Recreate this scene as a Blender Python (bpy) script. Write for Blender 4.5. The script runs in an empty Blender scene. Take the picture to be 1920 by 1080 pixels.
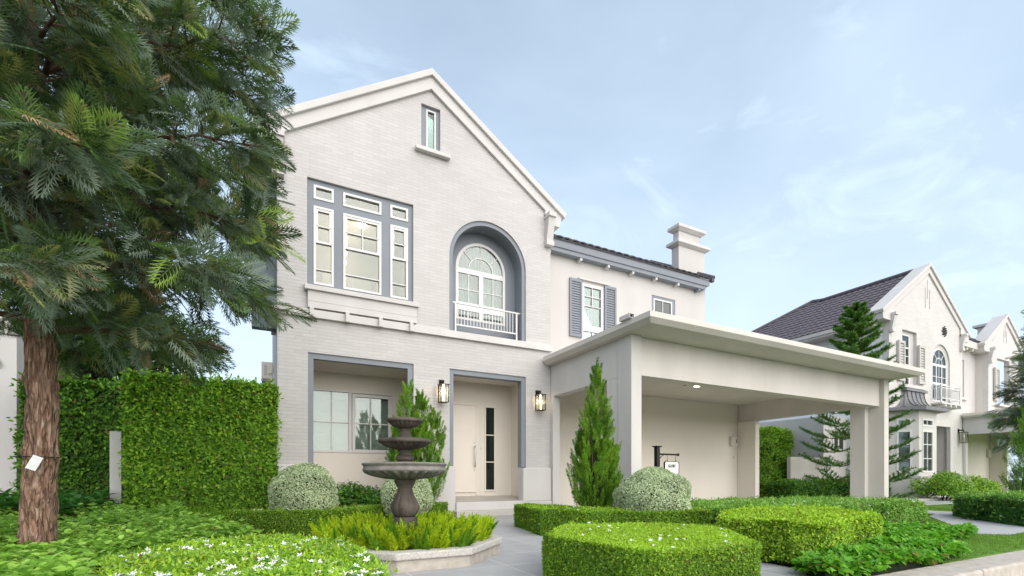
import bpy, bmesh, math, random
import numpy as np
from mathutils import Vector, Matrix, noise as mnoise
R = math.radians
random.seed(7); rng = np.random.default_rng(11)
SC = bpy.context.scene
COL = SC.collection

# ------------------------------------------------------------------ camera
cam_d = bpy.data.cameras.new('camera'); cam = bpy.data.objects.new('camera', cam_d); COL.objects.link(cam)
cam_d.sensor_width = 36; cam_d.lens = 36 * 892 / 1920; cam_d.shift_y = 357 / 1920
cam_d.clip_start = 0.05; cam_d.clip_end = 2000
cam.location = (0, 0, 0.80); cam.rotation_euler = (R(90), 0, -math.atan2(460, 892))
SC.camera = cam

# ------------------------------------------------------------------ sky, sun, exposure
SUN_DIR = Vector((0.12, -0.86, 0.46)).normalized()          # towards the sun
w = bpy.data.worlds.new('World'); SC.world = w; w.use_nodes = True
nt = w.node_tree; nt.nodes.clear()
def N(t, typ, **kw):
    n = t.nodes.new(typ)
    for k, v in kw.items(): setattr(n, k, v)
    return n
wo = N(nt, 'ShaderNodeOutputWorld'); bg = N(nt, 'ShaderNodeBackground')
sky = N(nt, 'ShaderNodeTexSky', sky_type='NISHITA'); sky.sun_disc = False
sky.sun_elevation = math.asin(SUN_DIR.z); sky.sun_rotation = math.atan2(SUN_DIR.x, SUN_DIR.y)
sky.air_density = 1.0; sky.dust_density = 1.2; sky.ozone_density = 1.5
tc = N(nt, 'ShaderNodeTexCoord'); mp = N(nt, 'ShaderNodeMapping'); mp.inputs['Scale'].default_value = (1.0, 1.4, 2.2)
mp.inputs['Rotation'].default_value = (0, R(12), R(25))
n1 = N(nt, 'ShaderNodeTexNoise'); n1.inputs['Scale'].default_value = 1.6; n1.inputs['Detail'].default_value = 9; n1.inputs['Roughness'].default_value = .5; n1.inputs['Distortion'].default_value = .4
cr = N(nt, 'ShaderNodeValToRGB'); cr.color_ramp.elements[0].position = .38; cr.color_ramp.elements[1].position = .78
cr.color_ramp.elements[0].color = (.40, .40, .40, 1); cr.color_ramp.elements[1].color = (.62, .62, .62, 1)
mix = N(nt, 'ShaderNodeMix', data_type='RGBA'); mix.inputs[7].default_value = (6.7, 8.2, 9.9, 1)
nt.links.new(tc.outputs['Generated'], mp.inputs[0]); nt.links.new(mp.outputs[0], n1.inputs[0]); nt.links.new(n1.outputs[0], cr.inputs[0])
sx = N(nt, 'ShaderNodeSeparateXYZ'); nt.links.new(tc.outputs['Generated'], sx.inputs[0])
hz = N(nt, 'ShaderNodeMapRange'); hz.inputs[1].default_value = 0; hz.inputs[2].default_value = .75; hz.inputs[3].default_value = .40; hz.inputs[4].default_value = 0; nt.links.new(sx.outputs[2], hz.inputs[0])
mp2 = N(nt, 'ShaderNodeMapping'); mp2.inputs['Scale'].default_value = (1.2, 2.6, 4.2); mp2.inputs['Rotation'].default_value = (R(18), R(-14), R(40)); nt.links.new(tc.outputs['Generated'], mp2.inputs[0])
n2 = N(nt, 'ShaderNodeTexNoise'); n2.inputs['Scale'].default_value = 2.4; n2.inputs['Detail'].default_value = 10; n2.inputs['Roughness'].default_value = .58; n2.inputs['Distortion'].default_value = .6; nt.links.new(mp2.outputs[0], n2.inputs[0])
wz = N(nt, 'ShaderNodeMapRange'); wz.inputs[1].default_value = .52; wz.inputs[2].default_value = .80; wz.inputs[3].default_value = 0; wz.inputs[4].default_value = .30; nt.links.new(n2.outputs[0], wz.inputs[0])
a1 = N(nt, 'ShaderNodeMath', operation='ADD'); a2 = N(nt, 'ShaderNodeMath', operation='ADD'); a2.use_clamp = True
nt.links.new(cr.outputs[0], a1.inputs[0]); nt.links.new(hz.outputs[0], a1.inputs[1]); nt.links.new(a1.outputs[0], a2.inputs[0]); nt.links.new(wz.outputs[0], a2.inputs[1])
nt.links.new(a2.outputs[0], mix.inputs[0]); nt.links.new(sky.outputs[0], mix.inputs[6]); nt.links.new(mix.outputs[2], bg.inputs[0])
bg.inputs[1].default_value = 0.0442
nt.links.new(bg.outputs[0], wo.inputs[0])
sd = bpy.data.lights.new('sun', 'SUN'); sd.energy = 1.5; sd.angle = R(95); sd.color = (1, .915, .815)
so = bpy.data.objects.new('sun', sd); COL.objects.link(so); so.rotation_euler = SUN_DIR.to_track_quat('Z', 'Y').to_euler(); so.location = (6, -8, 14)
vs = SC.view_settings; vs.view_transform = 'Standard'; vs.look = 'None'; vs.gamma = 1; vs.exposure = 1.70; vs.use_curve_mapping = False
SC.cycles.max_bounces = 8; SC.cycles.transparent_max_bounces = 12; SC.cycles.caustics_reflective = False; SC.cycles.caustics_refractive = False

# ------------------------------------------------------------------ materials
MATS = {}
def mat(name):
    m = bpy.data.materials.new(name); m.use_nodes = True; m.node_tree.nodes.clear(); MATS[name] = m
    return m, m.node_tree
def paint(name, col, rough=.7, var=.05, scale=3.0, bump=.0, bscale=60, metal=0.0, streak=False, spec=.3):
    m, t = mat(name); out = N(t, 'ShaderNodeOutputMaterial'); b = N(t, 'ShaderNodeBsdfPrincipled')
    b.inputs['Roughness'].default_value = rough; b.inputs['Metallic'].default_value = metal; b.inputs['Specular IOR Level'].default_value = spec
    c = N(t, 'ShaderNodeTexCoord'); n = N(t, 'ShaderNodeTexNoise'); n.inputs['Scale'].default_value = scale; n.inputs['Detail'].default_value = 6
    if streak:
        mpp = N(t, 'ShaderNodeMapping'); mpp.inputs['Scale'].default_value = (1, 1, .25); t.links.new(c.outputs['Object'], mpp.inputs[0]); t.links.new(mpp.outputs[0], n.inputs[0])
    else: t.links.new(c.outputs['Object'], n.inputs[0])
    r = N(t, 'ShaderNodeValToRGB'); r.color_ramp.elements[0].position = .3; r.color_ramp.elements[1].position = .7
    r.color_ramp.elements[0].color = tuple(x * (1 - var) for x in col) + (1,); r.color_ramp.elements[1].color = tuple(min(1, x * (1 + var)) for x in col) + (1,)
    t.links.new(n.outputs[0], r.inputs[0]); t.links.new(r.outputs[0], b.inputs['Base Color'])
    if bump:
        n2 = N(t, 'ShaderNodeTexNoise'); n2.inputs['Scale'].default_value = bscale; n2.inputs['Detail'].default_value = 5; t.links.new(c.outputs['Object'], n2.inputs[0])
        bp = N(t, 'ShaderNodeBump'); bp.inputs['Strength'].default_value = bump; bp.inputs['Distance'].default_value = .01
        t.links.new(n2.outputs[0], bp.inputs['Height']); t.links.new(bp.outputs[0], b.inputs['Normal'])
    t.links.new(b.outputs[0], out.inputs[0]); return m
def brickmat(name, col, mort):
    m, t = mat(name); out = N(t, 'ShaderNodeOutputMaterial'); b = N(t, 'ShaderNodeBsdfPrincipled'); b.inputs['Roughness'].default_value = .75; b.inputs['Specular IOR Level'].default_value = .25
    c = N(t, 'ShaderNodeTexCoord'); s = N(t, 'ShaderNodeSeparateXYZ'); k = N(t, 'ShaderNodeCombineXYZ'); ad = N(t, 'ShaderNodeMath', operation='ADD')
    t.links.new(c.outputs['Object'], s.inputs[0]); t.links.new(s.outputs[0], ad.inputs[0]); t.links.new(s.outputs[1], ad.inputs[1]); t.links.new(ad.outputs[0], k.inputs[0]); t.links.new(s.outputs[2], k.inputs[1])
    br = N(t, 'ShaderNodeTexBrick'); br.inputs['Scale'].default_value = 1; br.inputs['Brick Width'].default_value = .255; br.inputs['Row Height'].default_value = .063
    br.inputs['Mortar Size'].default_value = .0045; br.inputs['Mortar Smooth'].default_value = .5
    br.inputs['Color1'].default_value = tuple(x * 1.03 for x in col) + (1,); br.inputs['Color2'].default_value = tuple(x * .95 for x in col) + (1,); br.inputs['Mortar'].default_value = mort + (1,)
    t.links.new(k.outputs[0], br.inputs[0])
    n = N(t, 'ShaderNodeTexNoise'); n.inputs['Scale'].default_value = .8; n.inputs['Detail'].default_value = 5; t.links.new(c.outputs['Object'], n.inputs[0])
    mr = N(t, 'ShaderNodeMapRange'); mr.inputs[1].default_value = .3; mr.inputs[2].default_value = .7; mr.inputs[3].default_value = .94; mr.inputs[4].default_value = 1.03; t.links.new(n.outputs[0], mr.inputs[0])
    mx = N(t, 'ShaderNodeVectorMath', operation='SCALE'); t.links.new(br.outputs[0], mx.inputs[0]); t.links.new(mr.outputs[0], mx.inputs['Scale'])
    t.links.new(mx.outputs[0], b.inputs['Base Color'])
    n2 = N(t, 'ShaderNodeTexNoise'); n2.inputs['Scale'].default_value = 45; t.links.new(c.outputs['Object'], n2.inputs[0])
    mm = N(t, 'ShaderNodeMath', operation='MULTIPLY_ADD'); mm.inputs[1].default_value = -1.0; t.links.new(br.outputs['Fac'], mm.inputs[0])
    m2 = N(t, 'ShaderNodeMath', operation='MULTIPLY'); m2.inputs[1].default_value = .35; t.links.new(n2.outputs[0], m2.inputs[0]); t.links.new(m2.outputs[0], mm.inputs[2])
    bp = N(t, 'ShaderNodeBump'); bp.inputs['Strength'].default_value = .55; bp.inputs['Distance'].default_value = .007
    t.links.new(mm.outputs[0], bp.inputs['Height']); t.links.new(bp.outputs[0], b.inputs['Normal']); t.links.new(b.outputs[0], out.inputs[0]); return m
def leafmat(name, cols, trans=.3, rough=.45, back=None, spec=.35, hue=.12, dry=True):
    m, t = mat(name); out = N(t, 'ShaderNodeOutputMaterial'); b = N(t, 'ShaderNodeBsdfPrincipled'); b.inputs['Roughness'].default_value = rough; b.inputs['Specular IOR Level'].default_value = spec
    g = N(t, 'ShaderNodeNewGeometry'); r = N(t, 'ShaderNodeValToRGB'); e = r.color_ramp.elements
    while len(e) < len(cols): e.new(.5)
    for i, c in enumerate(cols): e[i].position = .97 * i / (len(cols) - 1); e[i].color = c + (1,)
    if dry: k = e.new(.982); k.color = (.24, .15, .05, 1)
    t.links.new(g.outputs['Random Per Island'], r.inputs[0])
    c = N(t, 'ShaderNodeTexCoord'); n = N(t, 'ShaderNodeTexNoise'); n.inputs['Scale'].default_value = 2.2; n.inputs['Detail'].default_value = 3; t.links.new(c.outputs['Object'], n.inputs[0])
    mr = N(t, 'ShaderNodeMapRange'); mr.inputs[1].default_value = .3; mr.inputs[2].default_value = .7; mr.inputs[3].default_value = 1 - hue; mr.inputs[4].default_value = 1 + hue; t.links.new(n.outputs[0], mr.inputs[0])
    mx = N(t, 'ShaderNodeVectorMath', operation='SCALE'); t.links.new(r.outputs[0], mx.inputs[0]); t.links.new(mr.outputs[0], mx.inputs['Scale'])
    colout = mx.outputs[0]
    if back:
        mb_ = N(t, 'ShaderNodeMix', data_type='RGBA'); mb_.inputs[7].default_value = back + (1,)
        t.links.new(g.outputs['Backfacing'], mb_.inputs[0]); t.links.new(colout, mb_.inputs[6]); colout = mb_.outputs[2]
    t.links.new(colout, b.inputs['Base Color'])
    tr = N(t, 'ShaderNodeBsdfTranslucent'); t.links.new(colout, tr.inputs[0]); ms = N(t, 'ShaderNodeMixShader'); ms.inputs[0].default_value = trans
    t.links.new(b.outputs[0], ms.inputs[1]); t.links.new(tr.outputs[0], ms.inputs[2]); t.links.new(ms.outputs[0], out.inputs[0]); return m
def glassmat(name, tint=(.93, .96, .95), refl=1.0):
    m, t = mat(name); out = N(t, 'ShaderNodeOutputMaterial'); tr = N(t, 'ShaderNodeBsdfTransparent'); tr.inputs[0].default_value = tint + (1,)
    gl = N(t, 'ShaderNodeBsdfGlossy'); gl.inputs['Roughness'].default_value = .0; gl.inputs[0].default_value = (.95, 1, .98, 1)
    fr = N(t, 'ShaderNodeFresnel'); fr.inputs[0].default_value = 1.55; mu = N(t, 'ShaderNodeMath', operation='MULTIPLY_ADD'); mu.inputs[1].default_value = .9 * refl; mu.inputs[2].default_value = .03 * refl; mu.use_clamp = True
    t.links.new(fr.outputs[0], mu.inputs[0]); ms = N(t, 'ShaderNodeMixShader'); t.links.new(mu.outputs[0], ms.inputs[0]); t.links.new(tr.outputs[0], ms.inputs[1]); t.links.new(gl.outputs[0], ms.inputs[2])
    t.links.new(ms.outputs[0], out.inputs[0]); return m
def emit(name, col, s):
    m, t = mat(name); out = N(t, 'ShaderNodeOutputMaterial'); e = N(t, 'ShaderNodeEmission'); e.inputs[0].default_value = col + (1,); e.inputs[1].default_value = s; t.links.new(e.outputs[0], out.inputs[0]); return m

brick_w = brickmat('painted_brick', (.525, .505, .490), (.46, .445, .432))
brick_n = brickmat('painted_brick_warm', (.60, .58, .555), (.53, .515, .495))
white = paint('white_plaster', (.575, .555, .535), .8, .05, 2.2, .12, 70, 0, True)
wallw = paint('bright_render', (.52, .503, .483), .85, .045, 1.6, .12, 70, 0, True)
cream = paint('cream_plaster', (.61, .575, .528), .8, .055, 1.8, .10, 70, 0, True)
beige = paint('beige_plaster', (.75, .70, .625), .85, .03, 1.0, .06, 90)
grey = paint('blue_grey_trim', (.215, .235, .262), .6, .03, 2, .04, 90)
greyd = paint('slate_grey_panel', (.17, .205, .235), .6, .06, 2)
upvc = paint('white_frame', (.68, .67, .655), .4, .01, 2)
doorm = paint('cream_door', (.78, .715, .63), .5, .02, 1.5)
tilem = paint('dark_roof_tile', (.085, .083, .092), .55, .25, 9, .2, 40)
tilen = paint('brown_roof_tile', (.115, .098, .112), .55, .25, 9, .2, 40)
metalr = paint('grey_metal_sheet', (.20, .195, .20), .45, .06, 3, 0, 1, .35)
taupe = paint('taupe_trim', (.50, .475, .455), .7, .03, 2)
black = paint('black_metal', (.016, .015, .015), .45, .2, 20, 0, 1, .3)
steel = paint('brushed_steel', (.6, .6, .6), .3, .05, 20, 0, 1, .9)
stonef = paint('weathered_cast_stone', (.088, .072, .060), .7, .45, 7, .35, 45)
stonel = paint('grey_cast_stone', (.20, .185, .17), .75, .35, 8, .35, 45)
kerbm = paint('kerb_stone', (.47, .425, .37), .9, .18, 12, .4, 130)
kerbcap = paint('granite_cap', (.50, .47, .43), .85, .22, 60, .35, 150)
roadm = paint('concrete_road', (.40, .38, .35), .9, .10, 3, .3, 120)
soil = paint('soil', (.055, .045, .032), .95, .4, 12, .6, 40)
lawnm = paint('lawn_turf', (.12, .24, .025), .9, .28, 5, .8, 160)
flagm = paint('grey_stepping_slab', (.40, .405, .415), .85, .05, 5, .12, 120)
porchm = paint('porch_tile', (.42, .385, .35), .5, .06, 5)
def barkmat():
    m, t = mat('bark'); out = N(t, 'ShaderNodeOutputMaterial'); b = N(t, 'ShaderNodeBsdfPrincipled'); b.inputs['Roughness'].default_value = .92; b.inputs['Specular IOR Level'].default_value = .15
    c = N(t, 'ShaderNodeTexCoord'); mp_ = N(t, 'ShaderNodeMapping'); mp_.inputs['Scale'].default_value = (1, 1, .20); t.links.new(c.outputs['Object'], mp_.inputs[0])
    n0 = N(t, 'ShaderNodeTexNoise'); n0.inputs['Scale'].default_value = 9; t.links.new(mp_.outputs[0], n0.inputs[0])
    ad = N(t, 'ShaderNodeVectorMath', operation='MULTIPLY_ADD'); ad.inputs[1].default_value = (.17, .17, .17); t.links.new(n0.outputs['Color'], ad.inputs[0]); t.links.new(mp_.outputs[0], ad.inputs[2])
    v = N(t, 'ShaderNodeTexVoronoi', feature='DISTANCE_TO_EDGE'); v.inputs['Scale'].default_value = 24; t.links.new(ad.outputs[0], v.inputs[0])
    n = N(t, 'ShaderNodeTexNoise'); n.inputs['Scale'].default_value = 38; n.inputs['Detail'].default_value = 8; n.inputs['Roughness'].default_value = .7; t.links.new(mp_.outputs[0], n.inputs[0])
    r1 = N(t, 'ShaderNodeValToRGB'); e = r1.color_ramp.elements; e[0].position = .28; e[0].color = (.10, .055, .038, 1); e[1].position = .74; e[1].color = (.52, .42, .35, 1); k = e.new(.5); k.color = (.30, .18, .125, 1); t.links.new(n.outputs[0], r1.inputs[0])
    mr = N(t, 'ShaderNodeMapRange'); mr.inputs[1].default_value = .0; mr.inputs[2].default_value = .16; mr.inputs[3].default_value = .55; mr.inputs[4].default_value = 1.05; t.links.new(v.outputs['Distance'], mr.inputs[0])
    mx = N(t, 'ShaderNodeVectorMath', operation='SCALE'); t.links.new(r1.outputs[0], mx.inputs[0]); t.links.new(mr.outputs[0], mx.inputs['Scale']); t.links.new(mx.outputs[0], b.inputs['Base Color'])
    hh = N(t, 'ShaderNodeMath', operation='MULTIPLY_ADD'); hh.inputs[1].default_value = .5; t.links.new(n.outputs[0], hh.inputs[0]); t.links.new(mr.outputs[0], hh.inputs[2])
    bp = N(t, 'ShaderNodeBump'); bp.inputs['Strength'].default_value = .9; bp.inputs['Distance'].default_value = .02; t.links.new(hh.outputs[0], bp.inputs['Height']); t.links.new(bp.outputs[0], b.inputs['Normal'])
    t.links.new(b.outputs[0], out.inputs[0]); return m
barkm = barkmat()
twigm = paint('twig_bark', (.10, .06, .04), .9, .3, 20)
paper = paint('white_paper', (.72, .74, .74), .7, .08, 25)
plastic = paint('beige_plastic', (.62, .58, .52), .5, .03, 4)
conc = paint('carport_concrete', (.50, .49, .47), .85, .08, 4, .2, 90)
glass = glassmat('window_glass'); glassl = glassmat('lantern_glass', (.96, .95, .92), .5)
glassd = glassmat('dark_glass', (.55, .72, .68), 1.1)
curt = paint('pale_green_curtain', (.22, .27, .205), .85, .05, 3)
blind = paint('grey_green_blind', (.36, .42, .35), .85, .05, 3)
teal = paint('teal_room', (.07, .13, .12), .8, .1, 2)
dark = paint('dark_interior', (.05, .05, .045), .9, .2, 2)
roomw = paint('warm_room_wall', (.36, .325, .255), .8, .04, 1.5)
roomp = paint('pale_wall_panel', (.40, .42, .34), .6, .03, 2)
lamp_e = emit('lamp_glow', (1, .86, .62), 5); bulb_e = emit('bulb_glow', (1, .78, .48), 7); tube_e = emit('frosted_glow', (1, .76, .46), .9)
petal = paint('white_petal', (.85, .86, .85), .6, .03, 20)
# path tile with grout
def tilemat():
    m, t = mat('grey_path_tile'); out = N(t, 'ShaderNodeOutputMaterial'); b = N(t, 'ShaderNodeBsdfPrincipled'); b.inputs['Roughness'].default_value = .55
    c = N(t, 'ShaderNodeTexCoord'); mp_ = N(t, 'ShaderNodeMapping'); t.links.new(c.outputs['Object'], mp_.inputs[0])
    br = N(t, 'ShaderNodeTexBrick'); br.offset = 0; br.inputs['Scale'].default_value = 1; br.inputs['Brick Width'].default_value = .9; br.inputs['Row Height'].default_value = .6; br.inputs['Mortar Size'].default_value = .006
    br.inputs['Color1'].default_value = (.395, .395, .40, 1); br.inputs['Color2'].default_value = (.37, .37, .378, 1); br.inputs['Mortar'].default_value = (.56, .56, .55, 1); t.links.new(mp_.outputs[0], br.inputs[0])
    n = N(t, 'ShaderNodeTexNoise'); n.inputs['Scale'].default_value = 3; n.inputs['Detail'].default_value = 8; t.links.new(c.outputs['Object'], n.inputs[0])
    mr = N(t, 'ShaderNodeMapRange'); mr.inputs[1].default_value = .3; mr.inputs[2].default_value = .7; mr.inputs[3].default_value = .90; mr.inputs[4].default_value = 1.08; t.links.new(n.outputs[0], mr.inputs[0])
    mx = N(t, 'ShaderNodeVectorMath', operation='SCALE'); t.links.new(br.outputs[0], mx.inputs[0]); t.links.new(mr.outputs[0], mx.inputs['Scale']); t.links.new(mx.outputs[0], b.inputs['Base Color']); t.links.new(b.outputs[0], out.inputs[0]); return m
pathm = tilemat()
# foliage
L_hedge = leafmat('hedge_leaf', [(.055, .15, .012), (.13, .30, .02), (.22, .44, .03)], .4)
L_hedgey = leafmat('hedge_young_lit_leaf', [(.26, .48, .03), (.36, .56, .05)], .4)
L_dark = leafmat('dark_hedge_leaf', [(.03, .09, .012), (.07, .18, .018), (.14, .30, .025)], .4)
L_box = leafmat('box_leaf', [(.075, .18, .012), (.15, .31, .02), (.23, .41, .028)], .4)
L_boxy = leafmat('box_young_lit_leaf', [(.32, .54, .03), (.46, .66, .055)], .4)  # new growth, brightened further to paint light on the hedge tops
L_gold = leafmat('golden_leaf', [(.24, .43, .02), (.38, .60, .03), (.50, .68, .05)])
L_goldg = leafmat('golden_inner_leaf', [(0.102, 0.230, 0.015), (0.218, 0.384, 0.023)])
L_light = leafmat('light_green_leaf', [(0.115, 0.269, 0.032), (0.218, 0.435, 0.058), (0.333, 0.550, 0.115)])
L_silver = leafmat('variegated_leaf', [(0.256, 0.358, 0.154), (0.512, 0.614, 0.358), (0.660, 0.726, 0.506)], .2)
L_cyp = leafmat('cypress_leaf', [(0.058, 0.179, 0.013), (0.141, 0.333, 0.018), (0.269, 0.486, 0.031)], .25)
L_fern = leafmat('foxtail_leaf', [(.30, .50, .012), (.50, .66, .016), (.62, .70, .03)], .4)
L_ferng = leafmat('foxtail_inner_leaf', [(0.102, 0.282, 0.015), (0.218, 0.422, 0.018)], .3)
L_broad = leafmat('broad_leaf', [(.19, .40, .05), (.33, .58, .08), (.46, .70, .15)], .4)
L_broadd = leafmat('broad_dark_leaf', [(.04, .14, .022), (.09, .25, .035)], .4)
L_cover = leafmat('trailing_leaf', [(.07, .25, .014), (.14, .40, .02), (.22, .50, .03)], .4)
L_grev0 = leafmat('silky_oak_deep_leaf', [(.055, .10, .034), (.085, .15, .045)], .35, .5, (.12, .17, .11), .25, .1, False)
L_grev1 = leafmat('silky_oak_mid_leaf', [(.12, .21, .06), (.18, .29, .085)], .35, .5, (.19, .26, .18), .25, .1, False)
L_grev2 = leafmat('silky_oak_silver_leaf', [(.21, .30, .20), (.30, .40, .28)], .35, .5, (.27, .34, .26), .25, .1, False)
L_grev3 = leafmat('silky_oak_olive_leaf', [(.24, .28, .07), (.34, .37, .12)], .35, .5, (.24, .26, .13), .25, .1, False)
L_grevb = leafmat('dry_leaf', [(0.282, 0.166, 0.083), (0.410, 0.282, 0.166)], .2)
L_grevy = leafmat('young_silky_oak_leaf', [(0.205, 0.346, 0.051), (0.346, 0.486, 0.102)], .3)
L_arau = leafmat('araucaria_leaf', [(0.038, 0.109, 0.018), (0.077, 0.205, 0.026), (0.166, 0.333, 0.038)], .15)
L_tree = leafmat('evergreen_leaf', [(0.026, 0.064, 0.015), (0.064, 0.128, 0.028)], .25)
L_cypl = leafmat('cypress_light_leaf', [(.12, .28, .018), (.22, .42, .03), (.32, .50, .04)], .25)
L_cypd = leafmat('cypress_dark_leaf', [(.03, .10, .010), (.07, .18, .014), (.12, .25, .02)], .25)
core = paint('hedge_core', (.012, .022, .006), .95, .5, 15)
twigc = paint('hedge_twigs', (.07, .045, .028), .95, .4, 30)

# ------------------------------------------------------------------ mesh builders
WLOC = {}
class MB:
    def __init__(s): s.V = []; s.L = []; s.C = []; s.Mi = []; s.n = 0; s.rec = False
    def add(s, V, F, mi=0):
        V = np.asarray(V, dtype=np.float32).reshape(-1, 3); s.V.append(V); 
        if isinstance(F, np.ndarray):
            s.L.append((F + s.n).astype(np.int32).ravel()); s.C.append(np.full(len(F), F.shape[1], np.int32)); s.Mi.append(np.full(len(F), mi, np.int32))
        else:
            s.L.append(np.array([i + s.n for f in F for i in f], np.int32)); s.C.append(np.array([len(f) for f in F], np.int32)); s.Mi.append(np.full(len(F), mi, np.int32)); s.rec = True
        s.n += len(V)
    def box(s, x0, x1, y0, y1, z0, z1, mi=0):
        v = [(x, y, z) for x in (x0, x1) for y in (y0, y1) for z in (z0, z1)]
        s.add(v, [(0, 1, 3, 2), (4, 6, 7, 5), (0, 4, 5, 1), (2, 3, 7, 6), (0, 2, 6, 4), (1, 5, 7, 3)], mi); return s
    def prism(s, poly, z0, z1, mi=0):
        n = len(poly); v = [(x, y, z0) for x, y in poly] + [(x, y, z1) for x, y in poly]
        s.add(v, [tuple(range(n)), tuple(range(2 * n - 1, n - 1, -1))] + [(i, (i + 1) % n, n + (i + 1) % n, n + i) for i in range(n)], mi); return s
    def plate(s, outer, holes, y0, y1, mi=0, fn=None):
        fn = fn or (lambda u, v, y: (u, y, v))
        bm = bmesh.new(); es = []; loops = []
        for lp in [outer] + list(holes):
            vs_ = [bm.verts.new((u, v, 0)) for u, v in lp]; loops.append(vs_)
            es += [bm.edges.new((vs_[i], vs_[(i + 1) % len(vs_)])) for i in range(len(vs_))]
        bm.verts.index_update()
        if holes: bmesh.ops.triangle_fill(bm, use_beauty=True, use_dissolve=False, edges=es)
        else: bm.faces.new(loops[0])
        bm.verts.ensure_lookup_table(); bm.verts.index_update(); n = len(bm.verts)
        co = [(v.co.x, v.co.y) for v in bm.verts]; V = [fn(u, v, y0) for u, v in co] + [fn(u, v, y1) for u, v in co]
        F = []
        for f in bm.faces:
            ix = [v.index for v in f.verts]; F.append(tuple(ix)); F.append(tuple(i + n for i in reversed(ix)))
        for lp in loops:
            k = len(lp)
            for i in range(k): a, b = lp[i].index, lp[(i + 1) % k].index; F.append((a, b, b + n, a + n))
        bm.free(); s.add(V, F, mi); return s
    def lathe(s, prof, c, seg=48, mod=None, mi=0, caps=True):
        V = []; m = len(prof)
        for r, z in prof:
            for k in range(seg):
                a = 2 * math.pi * k / seg; rr = mod(a, r, z) if mod else r; V.append((c[0] + rr * math.cos(a), c[1] + rr * math.sin(a), z))
        F = [(i * seg + k, i * seg + (k + 1) % seg, (i + 1) * seg + (k + 1) % seg, (i + 1) * seg + k) for i in range(m - 1) for k in range(seg)]
        if caps: F += [tuple(range(seg - 1, -1, -1)), tuple((m - 1) * seg + k for k in range(seg))]
        s.add(V, F, mi); return s
    def tube(s, pts, rad, seg=8, mi=0):
        pts = [Vector(p) for p in pts]; V = []; n = len(pts)
        if not hasattr(rad, '__len__'): rad = [rad] * n
        up = Vector((0, 0, 1)); 
        for i, p in enumerate(pts):
            d = (pts[min(i + 1, n - 1)] - pts[max(i - 1, 0)]).normalized()
            a = d.cross(up if abs(d.z) < .95 else Vector((1, 0, 0))).normalized(); b = a.cross(d)
            for k in range(seg): t = 2 * math.pi * k / seg; V.append(p + (a * math.cos(t) + b * math.sin(t)) * rad[i])
        F = [(i * seg + k, i * seg + (k + 1) % seg, (i + 1) * seg + (k + 1) % seg, (i + 1) * seg + k) for i in range(n - 1) for k in range(seg)]
        F += [tuple(range(seg - 1, -1, -1)), tuple((n - 1) * seg + k for k in range(seg))]
        s.add(V, F, mi); return s
    def build(s, name, mats, parent=None, bevel=0, smooth=False, base=None, label=None):
        if not isinstance(mats, (list, tuple)): mats = [mats]
        V = np.concatenate(s.V); L = np.concatenate(s.L); C = np.concatenate(s.C); Mi = np.concatenate(s.Mi)
        if parent is None:
            b = base or (float((V[:, 0].min() + V[:, 0].max()) / 2), float((V[:, 1].min() + V[:, 1].max()) / 2), float(V[:, 2].min()))
            V = V - np.array(b, dtype=np.float32)
        me = bpy.data.meshes.new(name); me.vertices.add(len(V)); me.vertices.foreach_set('co', V.ravel())
        me.loops.add(len(L)); me.loops.foreach_set('vertex_index', L); me.polygons.add(len(C))
        st = np.zeros(len(C), np.int32); st[1:] = np.cumsum(C)[:-1]; me.polygons.foreach_set('loop_start', st); me.polygons.foreach_set('material_index', Mi)
        for m in mats: me.materials.append(m)
        me.update(calc_edges=True); me.validate()
        if s.rec and len(C) < 60000:
            bm = bmesh.new(); bm.from_mesh(me); bmesh.ops.recalc_face_normals(bm, faces=bm.faces); bm.to_mesh(me); bm.free()
        me.polygons.foreach_set('use_smooth', np.full(len(C), bool(smooth)))
        o = bpy.data.objects.new(name, me); COL.objects.link(o)
        if parent is None: o.location = b; WLOC[o.name] = Vector(b)
        else:
            o.parent = parent; o.matrix_parent_inverse = Matrix.Translation(-WLOC[parent.name]); WLOC[o.name] = Vector((0, 0, 0))
        if bevel:
            md = o.modifiers.new('bevel', 'BEVEL'); md.width = bevel; md.segments = 2; md.limit_method = 'ANGLE'; md.angle_limit = R(40); md.harden_normals = False
        if label: o['label'] = label
        return o
def tag(o, label=None, cat=None, group=None, kind=None):
    if label: o['label'] = label
    if cat: o['category'] = cat
    if group: o['group'] = group
    if kind: o['kind'] = kind
    return o
def thing(name, loc, label, cat, group=None):
    o = bpy.data.objects.new(name, None); COL.objects.link(o); o.location = loc; o.empty_display_size = .2; WLOC[o.name] = Vector(loc)
    return tag(o, label, cat, group)
def rect(x0, x1, z0, z1): return [(x0, z0), (x1, z0), (x1, z1), (x0, z1)]
def arch(cx, r, zb, zs, n=28):
    return [(cx - r, zb), (cx + r, zb)] + [(cx + r * math.cos(math.pi * i / n), zs + r * math.sin(math.pi * i / n)) for i in range(n + 1)]
def bx(name, m, parent, *a, bevel=.006, **k): return MB().box(*a).build(name, m, parent, bevel=bevel, **k)

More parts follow.
